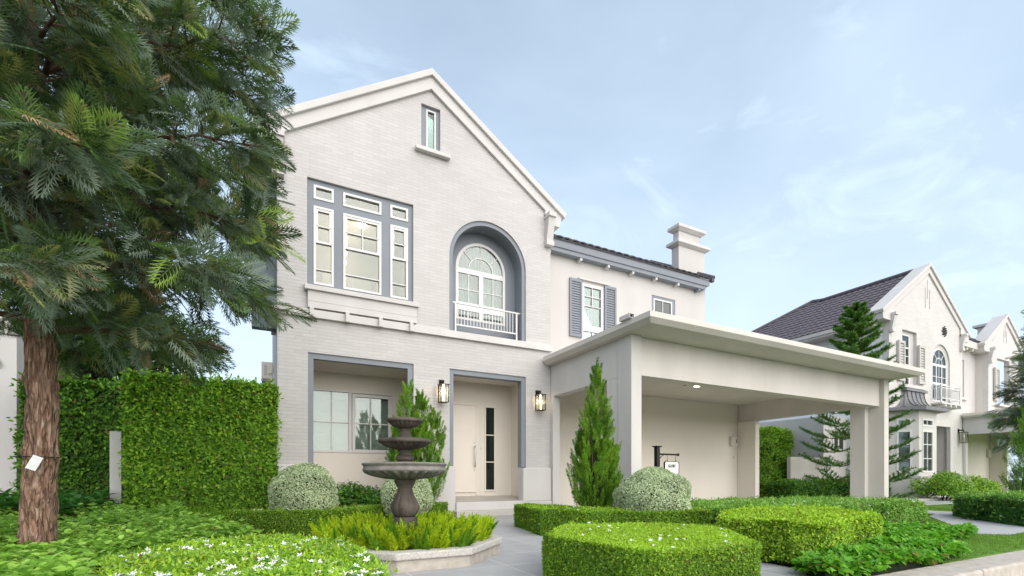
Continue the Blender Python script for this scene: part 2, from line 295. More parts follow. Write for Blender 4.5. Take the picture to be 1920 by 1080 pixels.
# ------------------------------------------------------------------ leaf clouds
def unit(a): return a / np.maximum(np.linalg.norm(a, axis=1, keepdims=True), 1e-6)
def leaves(mb, P, Nn, L, W, mi=0, axis=None, fold=.18, spread=1.0):
    """rhombic leaves at P whose faces look roughly along Nn"""
    n = len(P)
    if n == 0: return
    nn = unit(Nn + rng.normal(0, .55 * spread, (n, 3)))
    a = rng.normal(0, 1, (n, 3)) if axis is None else axis + rng.normal(0, .45 * spread, (n, 3))
    a = unit(a - nn * np.sum(a * nn, axis=1, keepdims=True)); b = np.cross(nn, a)
    l = (L * rng.uniform(.7, 1.3, (n, 1))); w_ = (W * rng.uniform(.7, 1.3, (n, 1)))
    V = np.empty((n, 4, 3)); V[:, 0] = P; V[:, 1] = P + a * l * .45 + b * w_ * .5 + nn * w_ * fold; V[:, 2] = P + a * l; V[:, 3] = P + a * l * .45 - b * w_ * .5 + nn * w_ * fold
    mb.add(V.reshape(-1, 3), np.arange(n * 4).reshape(n, 4), mi)
def needles(mb, P, D, L, W, mi=0):
    n = len(P); D = unit(D); s_ = rng.normal(0, 1, (n, 3)); b = unit(np.cross(D, s_)); l = L * rng.uniform(.7, 1.25, (n, 1))
    V = np.empty((n, 3, 3)); V[:, 0] = P - b * W * .5; V[:, 1] = P + b * W * .5; V[:, 2] = P + D * l
    mb.add(V.reshape(-1, 3), np.arange(n * 3).reshape(n, 3), mi)
def wob(P, s=3.0, amp=.02, ph=0):
    return amp * (np.sin(P[:, 0] * s * 2.1 + ph + 1.3 * np.sin(P[:, 1] * s + P[:, 2])) + np.sin(P[:, 1] * s * 2.3 + ph * 2 + P[:, 2] * s * 1.7) + np.sin(P[:, 2] * s * 2.9 + P[:, 0] * s))[:, None] / 1.6
def inset(poly, d):
    n = len(poly); P = [Vector(p) for p in poly]; A = sum(P[i].x * P[(i + 1) % n].y - P[(i + 1) % n].x * P[i].y for i in range(n)); sg = 1 if A > 0 else -1; out = []
    for i in range(n):
        e1 = (P[i] - P[i - 1]).normalized(); e2 = (P[(i + 1) % n] - P[i]).normalized(); n1_ = Vector((-e1.y, e1.x)) * sg; n2_ = Vector((-e2.y, e2.x)) * sg
        b = n1_ + n2_; b = b / max(.35, b.dot(n1_)); q = P[i] + b * d; out.append((q.x, q.y))
    return out
def in_poly(x, y, poly):
    r = np.zeros(len(x), bool); n = len(poly)
    for i in range(n):
        x1, y1 = poly[i]; x2, y2 = poly[(i + 1) % n]
        c = ((y1 > y) != (y2 > y)) & (x < (x2 - x1) * (y - y1) / (y2 - y1 + 1e-12) + x1); r ^= c
    return r
def samp_poly(poly, n):
    p = np.array(poly); lo = p.min(0); hi = p.max(0); out = np.zeros((0, 2))
    while len(out) < n:
        q = rng.uniform(lo, hi, (n * 2, 2)); q = q[in_poly(q[:, 0], q[:, 1], poly)]; out = np.concatenate([out, q])
    return out[:n]
def area(poly):
    p = np.array(poly); x, y = p[:, 0], p[:, 1]; return .5 * abs(np.dot(x, np.roll(y, -1)) - np.dot(y, np.roll(x, -1)))
def flowers(P, size, parent, face=(0, -.3, 1)):
    mb = MB(); n = len(P); nn = unit(np.array(face)[None] + rng.normal(0, .35, (n, 3))); a = unit(np.cross(nn, rng.normal(0, 1, (n, 3)))); b = np.cross(nn, a)
    for k in range(5):
        t = 2 * math.pi * k / 5; d = a * math.cos(t) + b * math.sin(t); e = -a * math.sin(t) + b * math.cos(t); s_ = size * rng.uniform(.75, 1.2, (n, 1))
        V = np.empty((n, 4, 3)); V[:, 0] = P; V[:, 1] = P + d * s_ * .55 + e * s_ * .24; V[:, 2] = P + d * s_ + nn * s_ * .1; V[:, 3] = P + d * s_ * .55 - e * s_ * .24
        mb.add(V.reshape(-1, 3), np.arange(n * 4).reshape(n, 4))
    o = mb.build('blossom', petal, parent); o['kind'] = 'stuff'; return o
def hedge(name, label, cat, poly, z0, z1, dens, L, W, mats, group=None, top_young_lit=.6, side_young_lit=.12, amp=.02, nfl=0, fsize=.03, bare=0, rough=.02, edge=.04, flpos=None):
    """clipped hedge: mats = (mature leaf, young leaf that also paints the lit top); a dark twiggy core inside a shell of leaves"""
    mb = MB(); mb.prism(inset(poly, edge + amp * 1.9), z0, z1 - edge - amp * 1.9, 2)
    A = area(poly); n = int(A * dens); q = samp_poly(poly, n); P = np.column_stack([q, np.full(n, z1) - np.abs(rng.normal(0, rough, n))])
    c = np.array(poly).mean(0)
    Nn = np.tile([0, 0, 1.0], (n, 1)); P = P + Nn * wob(P, 3, amp)
    ym = rng.random(n) < top_young_lit  # new growth, with light on the top also put into the leaf colour
    up = np.tile([0, -.15, .35], (n, 1))
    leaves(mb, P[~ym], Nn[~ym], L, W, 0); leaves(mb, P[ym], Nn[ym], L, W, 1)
    k = len(poly); sgn = 1 if np.dot(np.array(poly)[:, 0], np.roll(np.array(poly)[:, 1], -1)) - np.dot(np.array(poly)[:, 1], np.roll(np.array(poly)[:, 0], -1)) > 0 else -1
    for i in range(k):
        p = np.array(poly[i]); r = np.array(poly[(i + 1) % k]); ln = np.linalg.norm(r - p); n = int(ln * (z1 - z0) * dens)
        if n < 4: continue
        t = rng.random((n, 1)); out = np.array([(r - p)[1], -(r - p)[0]]) / ln * sgn
        zz = z0 + (z1 - z0) * (rng.random(n) if not bare else bare + (1 - bare) * rng.random(n) ** .8); dd = np.abs(rng.normal(0, rough * 1.3, n))
        xy = p + (r - p) * t - out * dd[:, None]; P = np.column_stack([xy, zz]); Nn = np.tile([out[0], out[1], .25], (n, 1)); P = P + Nn * wob(P, 3, amp, 1.7)
        hf = (zz - z0) / (z1 - z0); ym = rng.random(n) < side_young_lit * (.4 + 1.2 * hf)  # more bright leaves higher up: new growth plus painted top light
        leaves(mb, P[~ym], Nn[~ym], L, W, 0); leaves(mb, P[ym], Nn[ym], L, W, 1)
        if bare:
            m_ = int(ln * 60); t = rng.random((m_, 1)); xy = p + (r - p) * t - out * rng.uniform(.03, .12, (m_, 1)); P = np.column_stack([xy, np.full(m_, z0)])
            needles(mb, P, np.column_stack([rng.normal(0, .25, (m_, 2)), np.ones(m_)]), (z1 - z0) * .7, .012, 3)
    ns = int(A * 60); q = samp_poly(poly, ns); P = np.column_stack([q, np.full(ns, z1 - .01)])
    for kk in range(4): Q = P + np.column_stack([rng.normal(0, .006, (ns, 2)), rng.uniform(0, L * 1.6, ns)]); leaves(mb, Q, rng.normal(0, 1, (ns, 3)), L, W * .9, 1, axis=np.tile([0, 0, 1.0], (ns, 1)))
    for i in range(k):
        p = np.array(poly[i]); r = np.array(poly[(i + 1) % k]); ln = np.linalg.norm(r - p); ns = int(ln * (z1 - z0) * 40) + 1; out = np.array([(r - p)[1], -(r - p)[0]]) / ln * sgn; t = rng.random((ns, 1)); P = np.column_stack([p + (r - p) * t, z0 + (z1 - z0) * rng.random(ns)])
        for kk in range(3): Q = P + np.array([out[0], out[1], .5]) * rng.uniform(0, L * 1.3, (ns, 1)); leaves(mb, Q, rng.normal(0, 1, (ns, 3)), L, W * .9, 1, axis=np.tile([out[0], out[1], .6], (ns, 1)))
    o = mb.build(name, [mats[0], mats[1], core, twigc]); tag(o, label, cat, group)
    if nfl:
        q = samp_poly(flpos or inset(poly, .02), nfl); P = np.column_stack([q, np.full(nfl, z1 + .012)])
        m_ = nfl // 3; es = rng.integers(0, k, m_); pp = np.array(poly); t = rng.random((m_, 1)); e1 = pp[es]; e2 = pp[(es + 1) % k]; xy = e1 + (e2 - e1) * t; xy = xy + 0
        P = np.concatenate([P, np.column_stack([xy, rng.uniform(z0 + .3 * (z1 - z0), z1, m_)])]); flowers(P, fsize, o)
    return o
def ball(name, label, c, r, rz, n, L, W, mats, group=None, young=.5, cat='shrub'):
    mb = MB(); u = unit(rng.normal(0, 1, (n, 3))); u[:, 2] = np.where(u[:, 2] < -.75, -u[:, 2], u[:, 2]); rad = 1 - np.abs(rng.normal(0, .05, (n, 1)))
    P = u * rad * np.array([[r, r, rz]]); P = P + u * wob(P * 1.0 + 3, 5, .035 * r * 2); P = P + np.array([c])
    ym = rng.random(n) < young
    leaves(mb, P[~ym], u[~ym] + [0, 0, .2], L, W, 0); leaves(mb, P[ym], u[ym] + [0, 0, .2], L, W, 1)
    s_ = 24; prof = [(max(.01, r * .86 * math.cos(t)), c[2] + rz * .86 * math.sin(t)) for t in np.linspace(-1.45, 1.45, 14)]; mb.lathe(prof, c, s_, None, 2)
    mb.tube([(c[0], c[1], 0), (c[0], c[1], c[2])], .04, 6, 3)
    return tag(mb.build(name, [mats[0], mats[1], core, twigc]), label, cat, group)
def bush(name, label, c, r, rz, n, L, W, mats, cat='shrub', group=None, young=.35):
    """loose shrub: lobed volume of leaves"""
    mb = MB(); m_ = 14; cen = unit(rng.normal(0, 1, (m_, 3))) * rng.uniform(.35, .75, (m_, 1)); cen[:, 2] = np.abs(cen[:, 2]) * 1.1 - .25
    k = rng.integers(0, m_, n); u = unit(rng.normal(0, 1, (n, 3))); P = (cen[k] + u * rng.uniform(.25, .5, (n, 1))) * np.array([[r[0], r[1], rz]]) + np.array([c]); P[:, 2] = np.maximum(P[:, 2], .02)
    ym = rng.random(n) < young; Nn = u + [0, -.2, .6]
    leaves(mb, P[~ym], Nn[~ym], L, W, 0); leaves(mb, P[ym], Nn[ym], L, W, 1)
    for j in range(m_): mb.tube([(c[0] + cen[j, 0] * .2, c[1] + cen[j, 1] * .2, 0), tuple(np.array(c) + cen[j] * np.array([r[0], r[1], rz]))], [.012, .005], 5, 2)
    return tag(mb.build(name, [mats[0], mats[1], twigc]), label, cat, group)
def copy_tree(o, parent=None):
    c = o.copy(); COL.objects.link(c)
    if parent: c.parent = parent
    WLOC[c.name] = WLOC.get(o.name, Vector((0, 0, 0))).copy()
    for ch in list(o.children): copy_tree(ch, c)
    return c

# ================================================================== SETTING
def struct(name, mb, m, **k): return tag(mb.build(name, m, **k), kind='structure')
g = MB(); g.add([(-400, -400, -.17), (400, -400, -.17), (400, 400, -.17), (-400, 400, -.17)], [(0, 1, 2, 3)]); struct('ground', g, soil)
g = MB().box(-60, 90, 2.10, 60, -.165, 0.0); struct('garden_soil', g, soil)
g = MB().box(-60, 90, -9, 1.78, -.166, -.13); struct('road', g, roadm)
g = MB(); y0, y1 = 1.78, 2.098
xs = [-60, -10, -3.0] + [3.7 + .9 * i for i in range(100)]
for a, b in zip(xs[:-1], xs[1:]): g.box(a + .003, b - .003, y0, y1, -.16, .012)
struct('kerb', g, kerbm, bevel=.02)
lawn_poly = [(5.6, 2.1), (60, 2.1), (60, 9.2), (11.2, 9.2), (10.6, 4.2), (7, 3.3)]
g = MB().prism(lawn_poly, -.01, .010); struct('lawn', g, lawnm)
q = samp_poly([(5.6, 2.12), (16, 2.12), (16, 6.5), (11.2, 6.5), (10.6, 4.2), (7, 3.3)], 70000); mbg = MB(); q = q[~in_poly(q[:, 0], q[:, 1], [(13.1, 5.05), (13.25, 5.6), (14.4, 5.7), (14.4, 5.0), (12.6, 4.35), (11.6, 3.6), (10.9, 3.05), (10.05, 2.75), (9.2, 2.72), (8.9, 3.05), (9.4, 3.5), (10.3, 3.75), (11.2, 4.25), (12.2, 4.8)])]
needles(mbg, np.column_stack([q, np.full(len(q), .008)]), np.column_stack([rng.normal(0, .5, (len(q), 2)), np.ones(len(q))]), .028, .006)
tag(mbg.build('grass', leafmat('grass_blade', [(.10, .24, .018), (.18, .34, .03)])), 'short mown green grass of the lawn along the kerb', 'grass', kind='stuff')
g = MB().prism([(0.2, 2.1), (4.05, 2.1), (4.3, 3.4), (4.6, 4.4), (3.9, 6.5), (5.5, 8.0), (5.5, 9.3), (3.3, 9.3), (2.6, 7.4), (1.0, 6.8), (0.2, 5.5)], -.01, .004); struct('path', g, pathm)
pp = [(13.1, 5.05), (13.25, 5.6), (14.4, 5.7), (14.4, 5.0), (12.6, 4.35), (11.6, 3.6), (10.9, 3.05), (10.05, 2.75), (9.2, 2.72), (8.9, 3.05), (9.4, 3.5), (10.3, 3.75), (11.2, 4.25), (12.2, 4.8)]
g = MB().prism(pp, -.01, .016); struct('stepping_path', g, flagm)
g = MB().box(16.5, 27, 6.9, 8.4, -.01, .03); struct('neighbour_paving', g, conc)
g = MB().box(18.2, 26.5, 8.0, 8.4, .031, .10); struct('neighbour_step', g, kerbcap)
g = MB().box(6.15, 14.4, 6.5, 10.79, -.01, .018); struct('carport_floor', g, conc)

# ================================================================== MAIN HOUSE
def gable_trim(root, cx, hw, ztip, zapex, yf, mats, bw, bx0, bx1, zb, dirs=(-1, 1)):
    """raised coping and inner band of a gable; bw = half width of the brick field at the eaves"""
    s_ = (zapex - ztip) / hw; t1 = .14; out = [(cx - hw, ztip), (cx, zapex), (cx + hw, ztip), (cx + hw - .14, ztip - .26), (cx + hw - .20, ztip - .03), (cx, zapex - t1 - .01), (cx - hw + .20, ztip - .03), (cx - hw + .14, ztip - .26)]
    # keep coping a simple strip
    strip = [(cx - hw, ztip), (cx, zapex), (cx + hw, ztip), (cx + hw - .055, ztip - .115), (cx, zapex - t1), (cx - hw + .055, ztip - .115)]
    MB().plate(strip, [], yf - .12, yf + .45).build('gable_coping', mats[0], root, bevel=.012)
    zi = zapex - .39
    band = [(cx, zapex - t1 + .02), (cx + hw - .10, ztip - .08), (cx + hw - .17, ztip - .33), (cx + bw + .18, ztip - .33), (cx + bw + .18, ztip - .16), (cx + bw, ztip - .16), (cx + bw, zi - s_ * bw), (cx, zi),
            (cx - bw, zi - s_ * bw), (cx - bw, ztip - .16), (cx - bw - .18, ztip - .16), (cx - bw - .18, ztip - .33), (cx - hw + .17, ztip - .33), (cx - hw + .10, ztip - .08)]
    MB().plate(band, [], yf - .06, yf + .30).build('gable_band', mats[0], root, bevel=.008)
    for d in dirs:
        c = cx + d * (bw + .10); m = MB()
        m.box(c - .10, c + .10, yf - .24, yf - .003, zb + .62, zb + .72)
        m.add([(c - .085, yf - .20, zb + .62), (c + .085, yf - .20, zb + .62), (c + .085, yf, zb + .62), (c - .085, yf, zb + .62), (c - .085, yf - .10, zb + .12), (c + .085, yf - .10, zb + .12), (c + .085, yf, zb + .12), (c - .085, yf, zb + .12)],
              [(0, 1, 2, 3), (7, 6, 5, 4), (0, 4, 5, 1), (1, 5, 6, 2), (2, 6, 7, 3), (3, 7, 4, 0)])
        m.box(c - .10, c + .10, yf - .13, yf - .003, zb, zb + .117)
        m.build('bracket', mats[0], root, bevel=.006)
def window(root, x0, x1, z0, z1, y, fw=.045, d=.05, v=(), h=(), mw=.02, pane=glass, extra=None, name='window', sash=None, fm=None):
    """white framed window: frame with glazing bars, panes as sub-part. v/h: bar centres, or (centre, lo, hi)"""
    m = MB(); m.plate(rect(x0, x1, z0, z1), [rect(x0 + fw, x1 - fw, z0 + fw, z1 - fw)], y, y + d)
    for b in v:
        c, lo, hi = b if hasattr(b, '__len__') else (b, z0 + fw, z1 - fw); m.box(c - mw / 2, c + mw / 2, y + .012, y + d - .008, lo, hi)
    for b in h:
        c, lo, hi, wd = (b if len(b) == 4 else (*b, mw)) if hasattr(b, '__len__') else (b, x0 + fw, x1 - fw, mw); m.box(lo, hi, y + .010, y + d - .010, c - wd / 2, c + wd / 2)
    if extra: extra(m)
    o = m.build(name, fm or upvc, root, bevel=.004)
    MB().box(x0 + fw * .6, x1 - fw * .6, y + d * .55, y + d * .55 + .006, z0 + fw * .6, z1 - fw * .6).build('pane', pane, o)
    return o
def curtain(parent, x0, x1, z0, z1, y, m, name='curtain', amp=.025, per=.11):
    n = int((x1 - x0) / .012) + 2; xs = np.linspace(x0, x1, n); ys = y + amp * np.sin(xs / per * 2 * math.pi + .8 * np.sin(xs * 9)); mb = MB()
    V = np.concatenate([np.column_stack([xs, ys, np.full(n, z0)]), np.column_stack([xs, ys, np.full(n, z1)])]); F = np.array([(i, i + 1, n + i + 1, n + i) for i in range(n - 1)])
    mb.add(V, F); return mb.build(name, m, parent, smooth=True)
def tile_roof(root, name, O, U, Vv, poly, m, tw=.24, th=.34, amp=.028, parent_mat=None):
    """pan tiles as real relief: O origin, U unit along the eave, Vv unit up the slope, poly in (u,v)"""
    O, U, Vv = Vector(O), Vector(U).normalized(), Vector(Vv).normalized(); Nn = U.cross(Vv); 
    if Nn.z < 0: Nn = -Nn
    p = np.array(poly); u0, v0 = p.min(0); u1, v1 = p.max(0); nu = int((u1 - u0) / tw * 8) + 1; us = u0 + np.arange(nu + 1) * (u1 - u0) / nu
    nc = int(math.ceil((v1 - v0) / th)); vs_ = []; hs = []
    for c in range(nc): vs_ += [v0 + c * th, v0 + c * th + .001, v0 + (c + 1) * th - .001]; hs += [-.004, .030, .002]
    vs_ = np.array(vs_); hs = np.array(hs); prof = amp * np.abs(np.sin(us / tw * math.pi)) ** .7
    UU, VV = np.meshgrid(us, vs_); H = prof[None] + hs[:, None] + rng.normal(0, .0012, UU.shape)
    P = np.array(O)[None, None] + UU[..., None] * np.array(U) + VV[..., None] * np.array(Vv) + H[..., None] * np.array(Nn)
    a, b = P.shape[:2]; I = np.arange(a * b).reshape(a, b); F = np.stack([I[:-1, :-1], I[:-1, 1:], I[1:, 1:], I[1:, :-1]], -1).reshape(-1, 4)
    cu = (UU[:-1, :-1] + UU[1:, 1:]).ravel() / 2; cv = (VV[:-1, :-1] + VV[1:, 1:]).ravel() / 2; F = F[in_poly(cu, np.clip(cv, v0 + .002, v1 - .002), poly)]
    mb = MB(); mb.add(P.reshape(-1, 3), F)
    k = len(poly); V = [tuple(O + U * u + Vv * v - Nn * .03) for u, v in poly] + [tuple(O + U * u + Vv * v - Nn * .002) for u, v in poly]
    mb.add(V, [tuple(range(k)), tuple(range(2 * k - 1, k - 1, -1))] + [(i, (i + 1) % k, k + (i + 1) % k, k + i) for i in range(k)])
    return mb.build(name, m, root)

H = thing('gabled_house', (3.0, 9.5, 0), 'white painted brick house with steep front gable, arched balcony niche and attached open carport', 'house')
XL, XR, CX = .17, 5.912, 3.01
def fn_yz(x): return lambda u, v, y: (y, u, v)
holes = [rect(.676, 2.651, .06, 3.125), rect(3.422, 5.255, .06, 3.115), rect(.662, 2.646, 4.375, 6.352), arch(4.335, .92, 3.905, 5.50, 32), rect(2.812, 3.217, 7.60, 8.481)]
wall = MB().plate([(XL, 0), (XR, 0), (XR, 7.0), (CX, 9.02), (XL, 7.0)], holes, 9.5, 9.72).build('brick_wall', brick_w, H)
m = MB(); m.box(XL + .002, XL + .2, 9.722, 18, 0, 7.0); m.box(XR - .2, XR - .002, 9.722, 18, 0, 7.0); m.box(XL + .2, XR - .2, 17.8, 18, 0, 7.0); m.build('side_wall', wallw, H)
# string course, plinths
m = MB(); m.box(.08, 5.93, 9.43, 9.497, 3.757, 3.903); m.box(.08, .168, 9.497, 11, 3.757, 3.903); m.build('string_course', white, H, bevel=.008)
for a in ([(.12, .66, 9.44, 9.497, 0, 1.05)], [(2.665, 3.535, 9.44, 9.497, 0, 1.055), (3.424, 3.536, 9.4965, 9.70, 0, 1.054)], [(5.158, 5.905, 9.44, 9.497, .28, 1.04), (5.157, 5.253, 9.4965, 9.70, 0.30, 1.039), (5.10, 5.91, 9.42, 9.496, 0, .277)]):
    m = MB(); [m.box(*b) for b in a]; m.build('plinth', white, H, bevel=.012)
# grey surrounds
gs = MB(); gs.plate([(.678, 1.056), (.771, 1.056), (.771, 3.019), (2.536, 3.019), (2.536, 1.056), (2.649, 1.056), (2.649, 3.123), (.678, 3.123)], [], 9.525, 9.62); gs.build('porch_surround', grey, H, bevel=.004)
gs = MB(); gs.plate([(3.424, 1.057), (3.517, 1.057), (3.517, 3.011), (5.150, 3.011), (5.150, 1.057), (5.253, 1.057), (5.253, 3.113), (3.424, 3.113)], [], 9.525, 9.70); gs.build('entrance_surround', grey, H, bevel=.004)
gs = MB(); gs.plate([(3.417, 3.906), (3.505, 3.906)] + [(4.335 - .83 * math.cos(t), 5.50 + .83 * math.sin(t)) for t in np.linspace(0, math.pi, 33)] + [(5.165, 3.906), (5.253, 3.906)] + [(4.335 + .918 * math.cos(t), 5.50 + .918 * math.sin(t)) for t in np.linspace(0, math.pi, 33)], [], 9.53, 9.66); gs.build('arch_surround', grey, H, bevel=.004)
# arched niche
m = MB(); n_ = 33; a_ = [(4.335 - .87 * math.cos(t), 5.50 + .87 * math.sin(t)) for t in np.linspace(0, math.pi, n_)]; prof = [(4.335 - .87, 3.9)] + a_ + [(4.335 + .87, 3.9)]
V = [(x, 9.661, z) for x, z in prof] + [(x, 9.96, z) for x, z in prof]; k = len(prof); m.add(V, [(i, i + 1, k + i + 1, k + i) for i in range(k - 1)])
m.build('niche_vault', grey, H, smooth=False)
m = MB().plate(arch(4.335, .93, 3.85, 5.5), [arch(4.335, .615, 4.35, 5.52, 32)], 9.945, 10.05); m.build('niche_back', grey, H)
bx('niche_floor', white, H, 3.43, 5.24, 9.51, 9.94, 3.86, 3.904)
# arched window
AX, RO, RI = 4.335, .612, .548
def ring(m, r0, r1, y0, y1, z, a0=0, a1=math.pi, n=32):
    ts = np.linspace(a0, a1, n + 1); m.plate([(AX + r1 * math.cos(t), z + r1 * math.sin(t)) for t in ts] + [(AX + r0 * math.cos(t), z + r0 * math.sin(t)) for t in ts[::-1]], [], y0, y1)
m = MB(); ring(m, RI, RO, 9.94, 9.99, 5.52); ring(m, .285, .31, 9.952, 9.985, 5.50)
m.box(AX - RO, AX - RI, 9.94, 9.99, 4.352, 5.52); m.box(AX + RI, AX + RO, 9.94, 9.99, 4.352, 5.52)
m.box(AX - RI, AX + RI, 9.945, 9.988, 5.39, 5.505); m.box(AX - RI, AX + RI, 9.943, 9.988, 4.352, 4.40)
m.box(AX - .055, AX + .055, 9.942, 9.989, 4.40, 5.39); m.box(AX - .01, AX + .01, 9.953, 9.984, 5.50, 6.08)
for s_ in (-1, 1):
    m.box(AX + s_ * .30 - .01, AX + s_ * .30 + .01, 9.953, 9.984, 4.40, 5.39)
    m.box(AX + min(s_ * RI, 0), AX + max(s_ * RI, 0), 9.952, 9.984, 5.025, 5.045)
    t = R(90 - s_ * 47); c0 = Vector((AX + .30 * math.cos(t), 0, 5.50 + .30 * math.sin(t))); c1 = Vector((AX + .56 * math.cos(t), 0, 5.50 + .56 * math.sin(t))); e = Vector((-math.sin(t), 0, math.cos(t))) * .01
    m.plate([((c0 + e).x, (c0 + e).z), ((c1 + e).x, (c1 + e).z), ((c1 - e).x, (c1 - e).z), ((c0 - e).x, (c0 - e).z)], [], 9.953, 9.984)
m.box(AX - RI, AX + RI, 9.944, 9.987, 4.56, 4.74)
aw = m.build('arched_window', upvc, H, bevel=.003)
MB().plate(arch(AX, .57, 4.37, 5.52), [], 9.966, 9.971).build('pane', glass, aw)
curtain(aw, AX - .66, AX + .66, 4.2, 6.2, 10.16, curt)
# balcony railing
m = MB(); m.box(3.507, 5.163, 9.60, 9.635, 4.555, 4.585); m.box(3.59, 5.06, 9.605, 9.63, 4.085, 4.115)
for x in (3.575, 5.055): m.box(x, x + .035, 9.598, 9.633, 3.906, 4.56)
for i in range(19): x = 3.655 + i * .0735; m.box(x - .007, x + .007, 9.61, 9.624, 4.10, 4.56)
m.build('balcony_railing', upvc, H, bevel=.003)
# bay window wall
hs = [rect(.771, 1.13, 5.999, 6.264), rect(1.294, 2.018, 5.996, 6.264), rect(2.188, 2.55, 5.996, 6.264), rect(.771, 1.13, 4.412, 5.875), rect(1.294, 2.018, 4.416, 5.868), rect(2.188, 2.55, 4.41, 5.87)]
MB().plate(rect(.664, 2.644, 4.377, 6.350), hs, 9.55, 9.70).build('window_panel', grey, H, bevel=.004)
for i, hr in enumerate(hs):
    x0, z0 = hr[0]; x1, z1 = hr[2]; x0 += .002; x1 -= .002; z0 += .002; z1 -= .002
    if i < 3: window(H, x0, x1, z0, z1, 9.535, .042, .08)
    else:
        mid = 5.213
        def ex(m, x0=x0, x1=x1, z1=z1, mid=mid):
            m.plate(rect(x0 + .04, x1 - .04, mid - .02, z1 - .04), [rect(x0 + .08, x1 - .08, mid + .025, z1 - .085)], 9.545, 9.60)
        vb = [(1.656, mid, z1 - .05)] if i == 4 else []
        window(H, x0, x1, z0, z1, 9.535, .042, .08, v=vb, h=[5.508, (4.702, x0 + .04, x1 - .04, .02)], extra=ex)
m = MB(); m.add([(.61, 9.37, 4.25), (2.735, 9.37, 4.25), (2.735, 9.498, 4.25), (.61, 9.498, 4.25), (.61, 9.37, 4.335), (2.735, 9.37, 4.335), (2.735, 9.498, 4.372), (.61, 9.498, 4.372)], [(0, 1, 2, 3), (4, 7, 6, 5), (0, 4, 5, 1), (1, 5, 6, 2), (2, 6, 7, 3), (3, 7, 4, 0)]); m.box(.664, 2.644, 9.4985, 9.549, 4.30, 4.3755)
m.build('window_sill', white, H, bevel=.006)
m = MB(); m.box(.668, 2.698, 9.42, 9.498, 4.052, 4.249); m.box(.668, 2.698, 9.42, 9.498, 3.934, 4.048); m.box(.674, 2.692, 9.426, 9.497, 4.047, 4.053)
m.build('planter_box', white, H, bevel=.004)
for x in (.695, 1.32, 1.935, 2.545): MB().box(x, x + .07, 9.36, 9.429, 3.745, 3.932).build('corbel', white, H, bevel=.005)
# lit room behind the bay window
m = MB(); m.box(.3, 3.1, 12.6, 12.65, 4.0, 6.9); m.box(.28, .33, 9.9, 12.6, 4.0, 6.9); m.box(3.08, 3.12, 9.9, 12.6, 4.0, 6.9); m.box(.33, 3.08, 9.75, 12.6, 6.62, 6.7); m.box(.33, 3.08, 9.75, 12.6, 3.95, 4.0)
rm = m.build('bedroom', roomw, H)
m = MB()  # rows of pale panels on the back wall
for z in (4.1, 5.05): 
    for x in (.5, 1.2, 1.9, 2.5): m.box(x, x + .5, 12.54, 12.6, z, z + .8)
m.build('wall_panel', roomp, rm, bevel=.01)
for (x, y_, z) in ((1.92, 11.2, 6.60), (1.55, 11.6, 6.05), (1.62, 12.2, 6.1)): MB().lathe([(.10, z - .05), (.11, z - .04), (.11, z - .01), (.1, z)], (x, y_), 20).build('ceiling_lamp', lamp_e, rm)
pl = bpy.data.lights.new('room_light', 'POINT'); pl.energy = 2.2; pl.color = (1, .80, .52); pl.shadow_soft_size = .15; po = bpy.data.objects.new('room_light', pl); COL.objects.link(po); po.location = (1.7, 11.3, 6.2); po.parent = rm
# gable slit window
MB().plate(rect(2.814, 3.215, 7.602, 8.479), [rect(2.93, 3.137, 7.605, 8.435)], 9.555, 9.68).build('slit_surround', grey, H, bevel=.004)
sw = window(H, 2.932, 3.135, 7.607, 8.433, 9.548, .03, .06, pane=glassd); MB().box(2.8, 3.3, 9.80, 9.82, 7.4, 8.6).build('backing', teal, sw)
MB().box(2.67, 3.41, 9.39, 9.498, 7.465, 7.545).build('window_sill', white, H, bevel=.01)
gable_trim(H, CX, 3.29, 7.04, 9.19, 9.5, (white,), 2.73, 0, 0, 6.20)
# main roof behind the gable
for s_ in (-1, 1):
    e = Vector((CX + s_ * 3.2, 9.9, 6.98)); a = Vector((CX, 9.9, 9.08)); v = (a - e); ln = v.length
    tile_roof(H, 'tiled_roof', e, (0, 1, 0), v, [(0, 0), (8.6, 0), (8.6, ln), (0, ln)], tilem)
# left overhanging side bay
m = MB(); m.box(-.26, .168, 10.5, 10.72, 3.75, 6.79); m.build('side_bay', greyd, H, bevel=.01)
MB().box(-.42, .16, 9.97, 18.2, 6.80, 6.94).build('eave_soffit', grey, H, bevel=.008)
# porch recess with living room window
m = MB(); m.box(.20, 2.9, 10.78, 10.84, 0, 1.355); m.box(2.54, 2.9, 10.78, 10.84, 1.355, 2.70); m.box(.20, 2.9, 10.78, 10.84, 2.70, 3.2); m.box(2.86, 2.92, 9.722, 10.78, 0, 3.2); m.box(.372, .43, 9.722, 10.78, 0, 3.2); m.box(.43, 2.86, 9.722, 10.78, 3.06, 3.12)
m.build('porch_wall', beige, H)
bx('porch_floor', porchm, H, .43, 2.86, 9.5, 10.779, .0, .30)
def exl(m):
    m.plate(rect(1.65, 2.50, 1.375, 2.64), [rect(1.715, 2.425, 1.43, 2.575)], 10.755, 10.80); m.box(1.58, 1.64, 10.768, 10.81, 1.40, 2.66)
lw = window(H, .22, 2.54, 1.355, 2.70, 10.76, .045, .07, v=[(1.233, 1.40, 2.655), (2.044, 1.43, 2.58)], h=[(2.00, .26, 1.60), (2.0, 1.70, 2.43)], extra=exl, mw=.024, name='porch_window')
m = MB(); 
for i in range(6): m.box(.2, 2.56, 10.93, 10.94, 1.3 + i * .24, 1.3 + i * .24 + .232)
m.build('blind', blind, lw)
